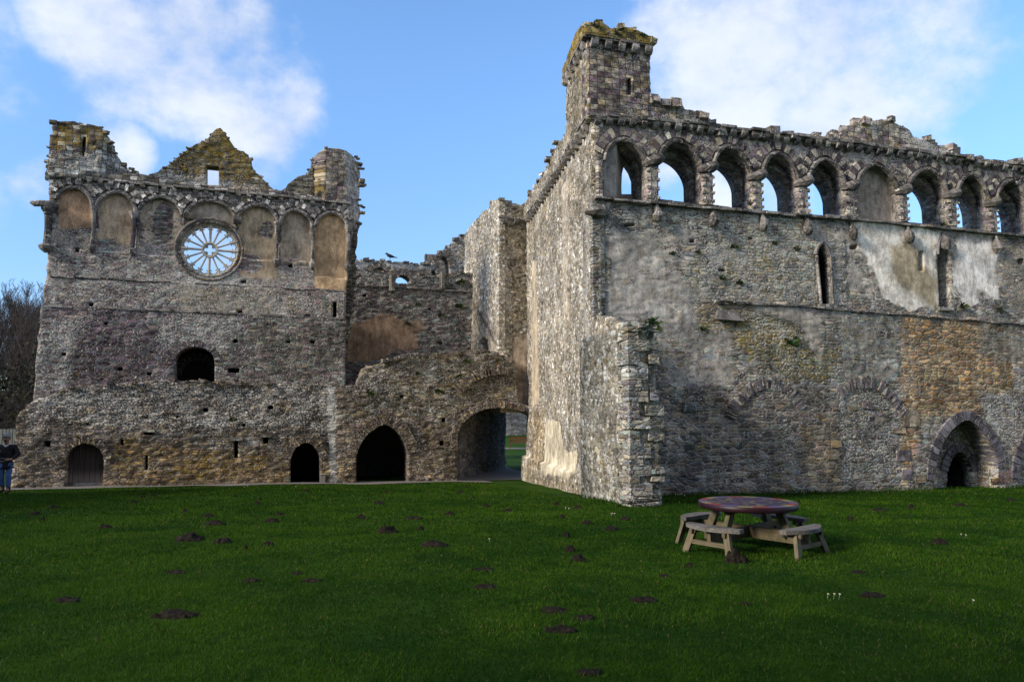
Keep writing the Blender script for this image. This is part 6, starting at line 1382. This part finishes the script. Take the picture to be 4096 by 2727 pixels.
for hi_, sg in ((10, 1), (14, -1)):      # five fingers on each hand
    for f_ in range(5):
        b0 = Vector(sk[hi_]); dv = Vector((-.02 * sg, -.055, .0 if sg > 0 else .04)); spd = (f_ - 1.5) * .017
        if f_ == 4: q1, q2 = b0 + Vector((-sg * .035, -.01, .02)), b0 + Vector((-sg * .05, -.035, .03))
        else: q1 = b0 + dv * (.7 + .1 * (f_ % 3)) + Vector((0, 0, -spd)); q2 = q1 + Vector((-sg * .02, -.018, -.012))
        sk += [tuple(q1), tuple(q2)]; n_ = len(sk); se_ += [(hi_, n_ - 2), (n_ - 2, n_ - 1)]; rd += [.011, .008]
body = skin('body', sk, se_, rd, M_skin, man)
mb = MB(); hc = Vector((0, -.085, 1.665))
def face(m, name, mat, fn, par=body):
    mb = MB(); fn(mb); mb.v = [tuple(MX @ Vector(p)) for p in mb.v]; mb.v = [tuple(Vector(p) + man.location) for p in mb.v]; return mb.build(name, mat, par, True)
face(0, 'nose', M_skin, lambda b_: b_.tube([hc + Vector((0, -.09, .03)), hc + Vector((0, -.125, -.005)), hc + Vector((0, -.10, -.02))], [.012, .018, .012], 6))
for sg in (-1, 1):
    face(0, 'eye', M_bird, lambda b_: b_.tube([hc + Vector((sg * .033, -.093, .03)), hc + Vector((sg * .033, -.10, .03))], [.012, .006], 6))
    face(0, 'ear', M_skin, lambda b_: b_.tube([hc + Vector((sg * .095, 0, .03)), hc + Vector((sg * .108, .015, .0)), hc + Vector((sg * .095, .0, -.03))], [.012, .018, .01], 6))
face(0, 'mouth', plain('beard', (.06, .035, .025), (.1, .06, .04), 8, 0, hue=False), lambda b_: b_.tube([hc + Vector((-.05, -.075, -.05)), hc + Vector((0, -.10, -.055)), hc + Vector((.05, -.075, -.05))], [.018, .028, .018], 6))
face(0, 'beanie', M_hat, lambda b_: b_.tube([hc + Vector((0, .02 + y_, z_)) for y_, z_ in ((-.012, .035), (-.008, .055), (0, .10), (.012, .145), (.02, .175), (.022, .19))], [.108, .116, .114, .092, .055, .01], 14))
jk = [(0, 0, .93), (0, .01, 1.10), (0, .01, 1.30), (0, 0, 1.44), (.20, .01, 1.42), (.30, .0, 1.18), (.215, -.19, 1.045), (-.20, .01, 1.42), (-.30, -.02, 1.20), (-.185, -.22, 1.205), (0, 0, .80)]
skin('jacket', jk, [(0, 1), (1, 2), (2, 3), (3, 4), (4, 5), (5, 6), (3, 7), (7, 8), (8, 9), (0, 10)], [(.19, .15), (.19, .16), (.21, .16), .11, .095, .085, .055, .095, .085, .055, (.20, .165)], M_jkt, body)
skin('hood', [(-.10, .03, 1.49), (0, -.10, 1.43), (.10, .03, 1.49), (0, .10, 1.51)], [(0, 1), (1, 2), (2, 3), (3, 0)], [.045, .04, .045, .05], M_hood, body)
skin('jeans', [(0, 0, .90), (.10, 0, .84), (.118, -.09, .50), (.112, -.025, .17), (-.10, 0, .84), (-.112, .02, .50), (-.112, .15, .20)], [(0, 1), (1, 2), (2, 3), (0, 4), (4, 5), (5, 6)], [.14, .105, .08, .075, .105, .08, .075], M_jean, body)
for v in ([(.112, -.02, .24), (.11, .0, .07), (.11, -.14, .045), (.11, -.2, .04)], [(-.112, .15, .26), (-.11, .19, .10), (-.11, .05, .05), (-.11, .0, .045)]): skin('boot', v, [(0, 1), (1, 2), (2, 3)], [.066, .062, .05, .04], M_boot, body)
bpk = skin('backpack', [(.16, .17, 1.04), (.14, .19, 1.36)], [(0, 1)], [(.23, .14), (.19, .12)], M_jkt, None, 2); bpk.location = man.location
tag(bpk, 'black rucksack on the back of the walker at the left edge', 'rucksack')
dev = thing('handheld_device', 'small grey handset held up by the walker, with a thin looping cord', 'device', Vector(man.location) + MX @ Vector((-.10, -.34, 1.30)))
mb = MB(); mb.box(Vector(dev.location), (.06, .025, .13), None, 0, R(16)); mb.build('case', plain('dark_grey_plastic', (.05, .05, .055), (.08, .08, .085), 6, 0, .4, hue=False), dev)
mb = MB(); c0 = Vector(man.location); pts = [c0 + MX @ Vector(q) for q in ((-.10, -.345, 1.24), (-.11, -.36, 1.10), (-.06, -.36, 1.00), (.04, -.35, .99), (.10, -.33, 1.03), (.06, -.34, 1.08), (-.03, -.35, 1.10))]
mb.tube(pts, .006, 5); mb.build('cord', plain('pale_cord', (.35, .35, .36), (.4, .4, .4), 6, 0, hue=False), dev)
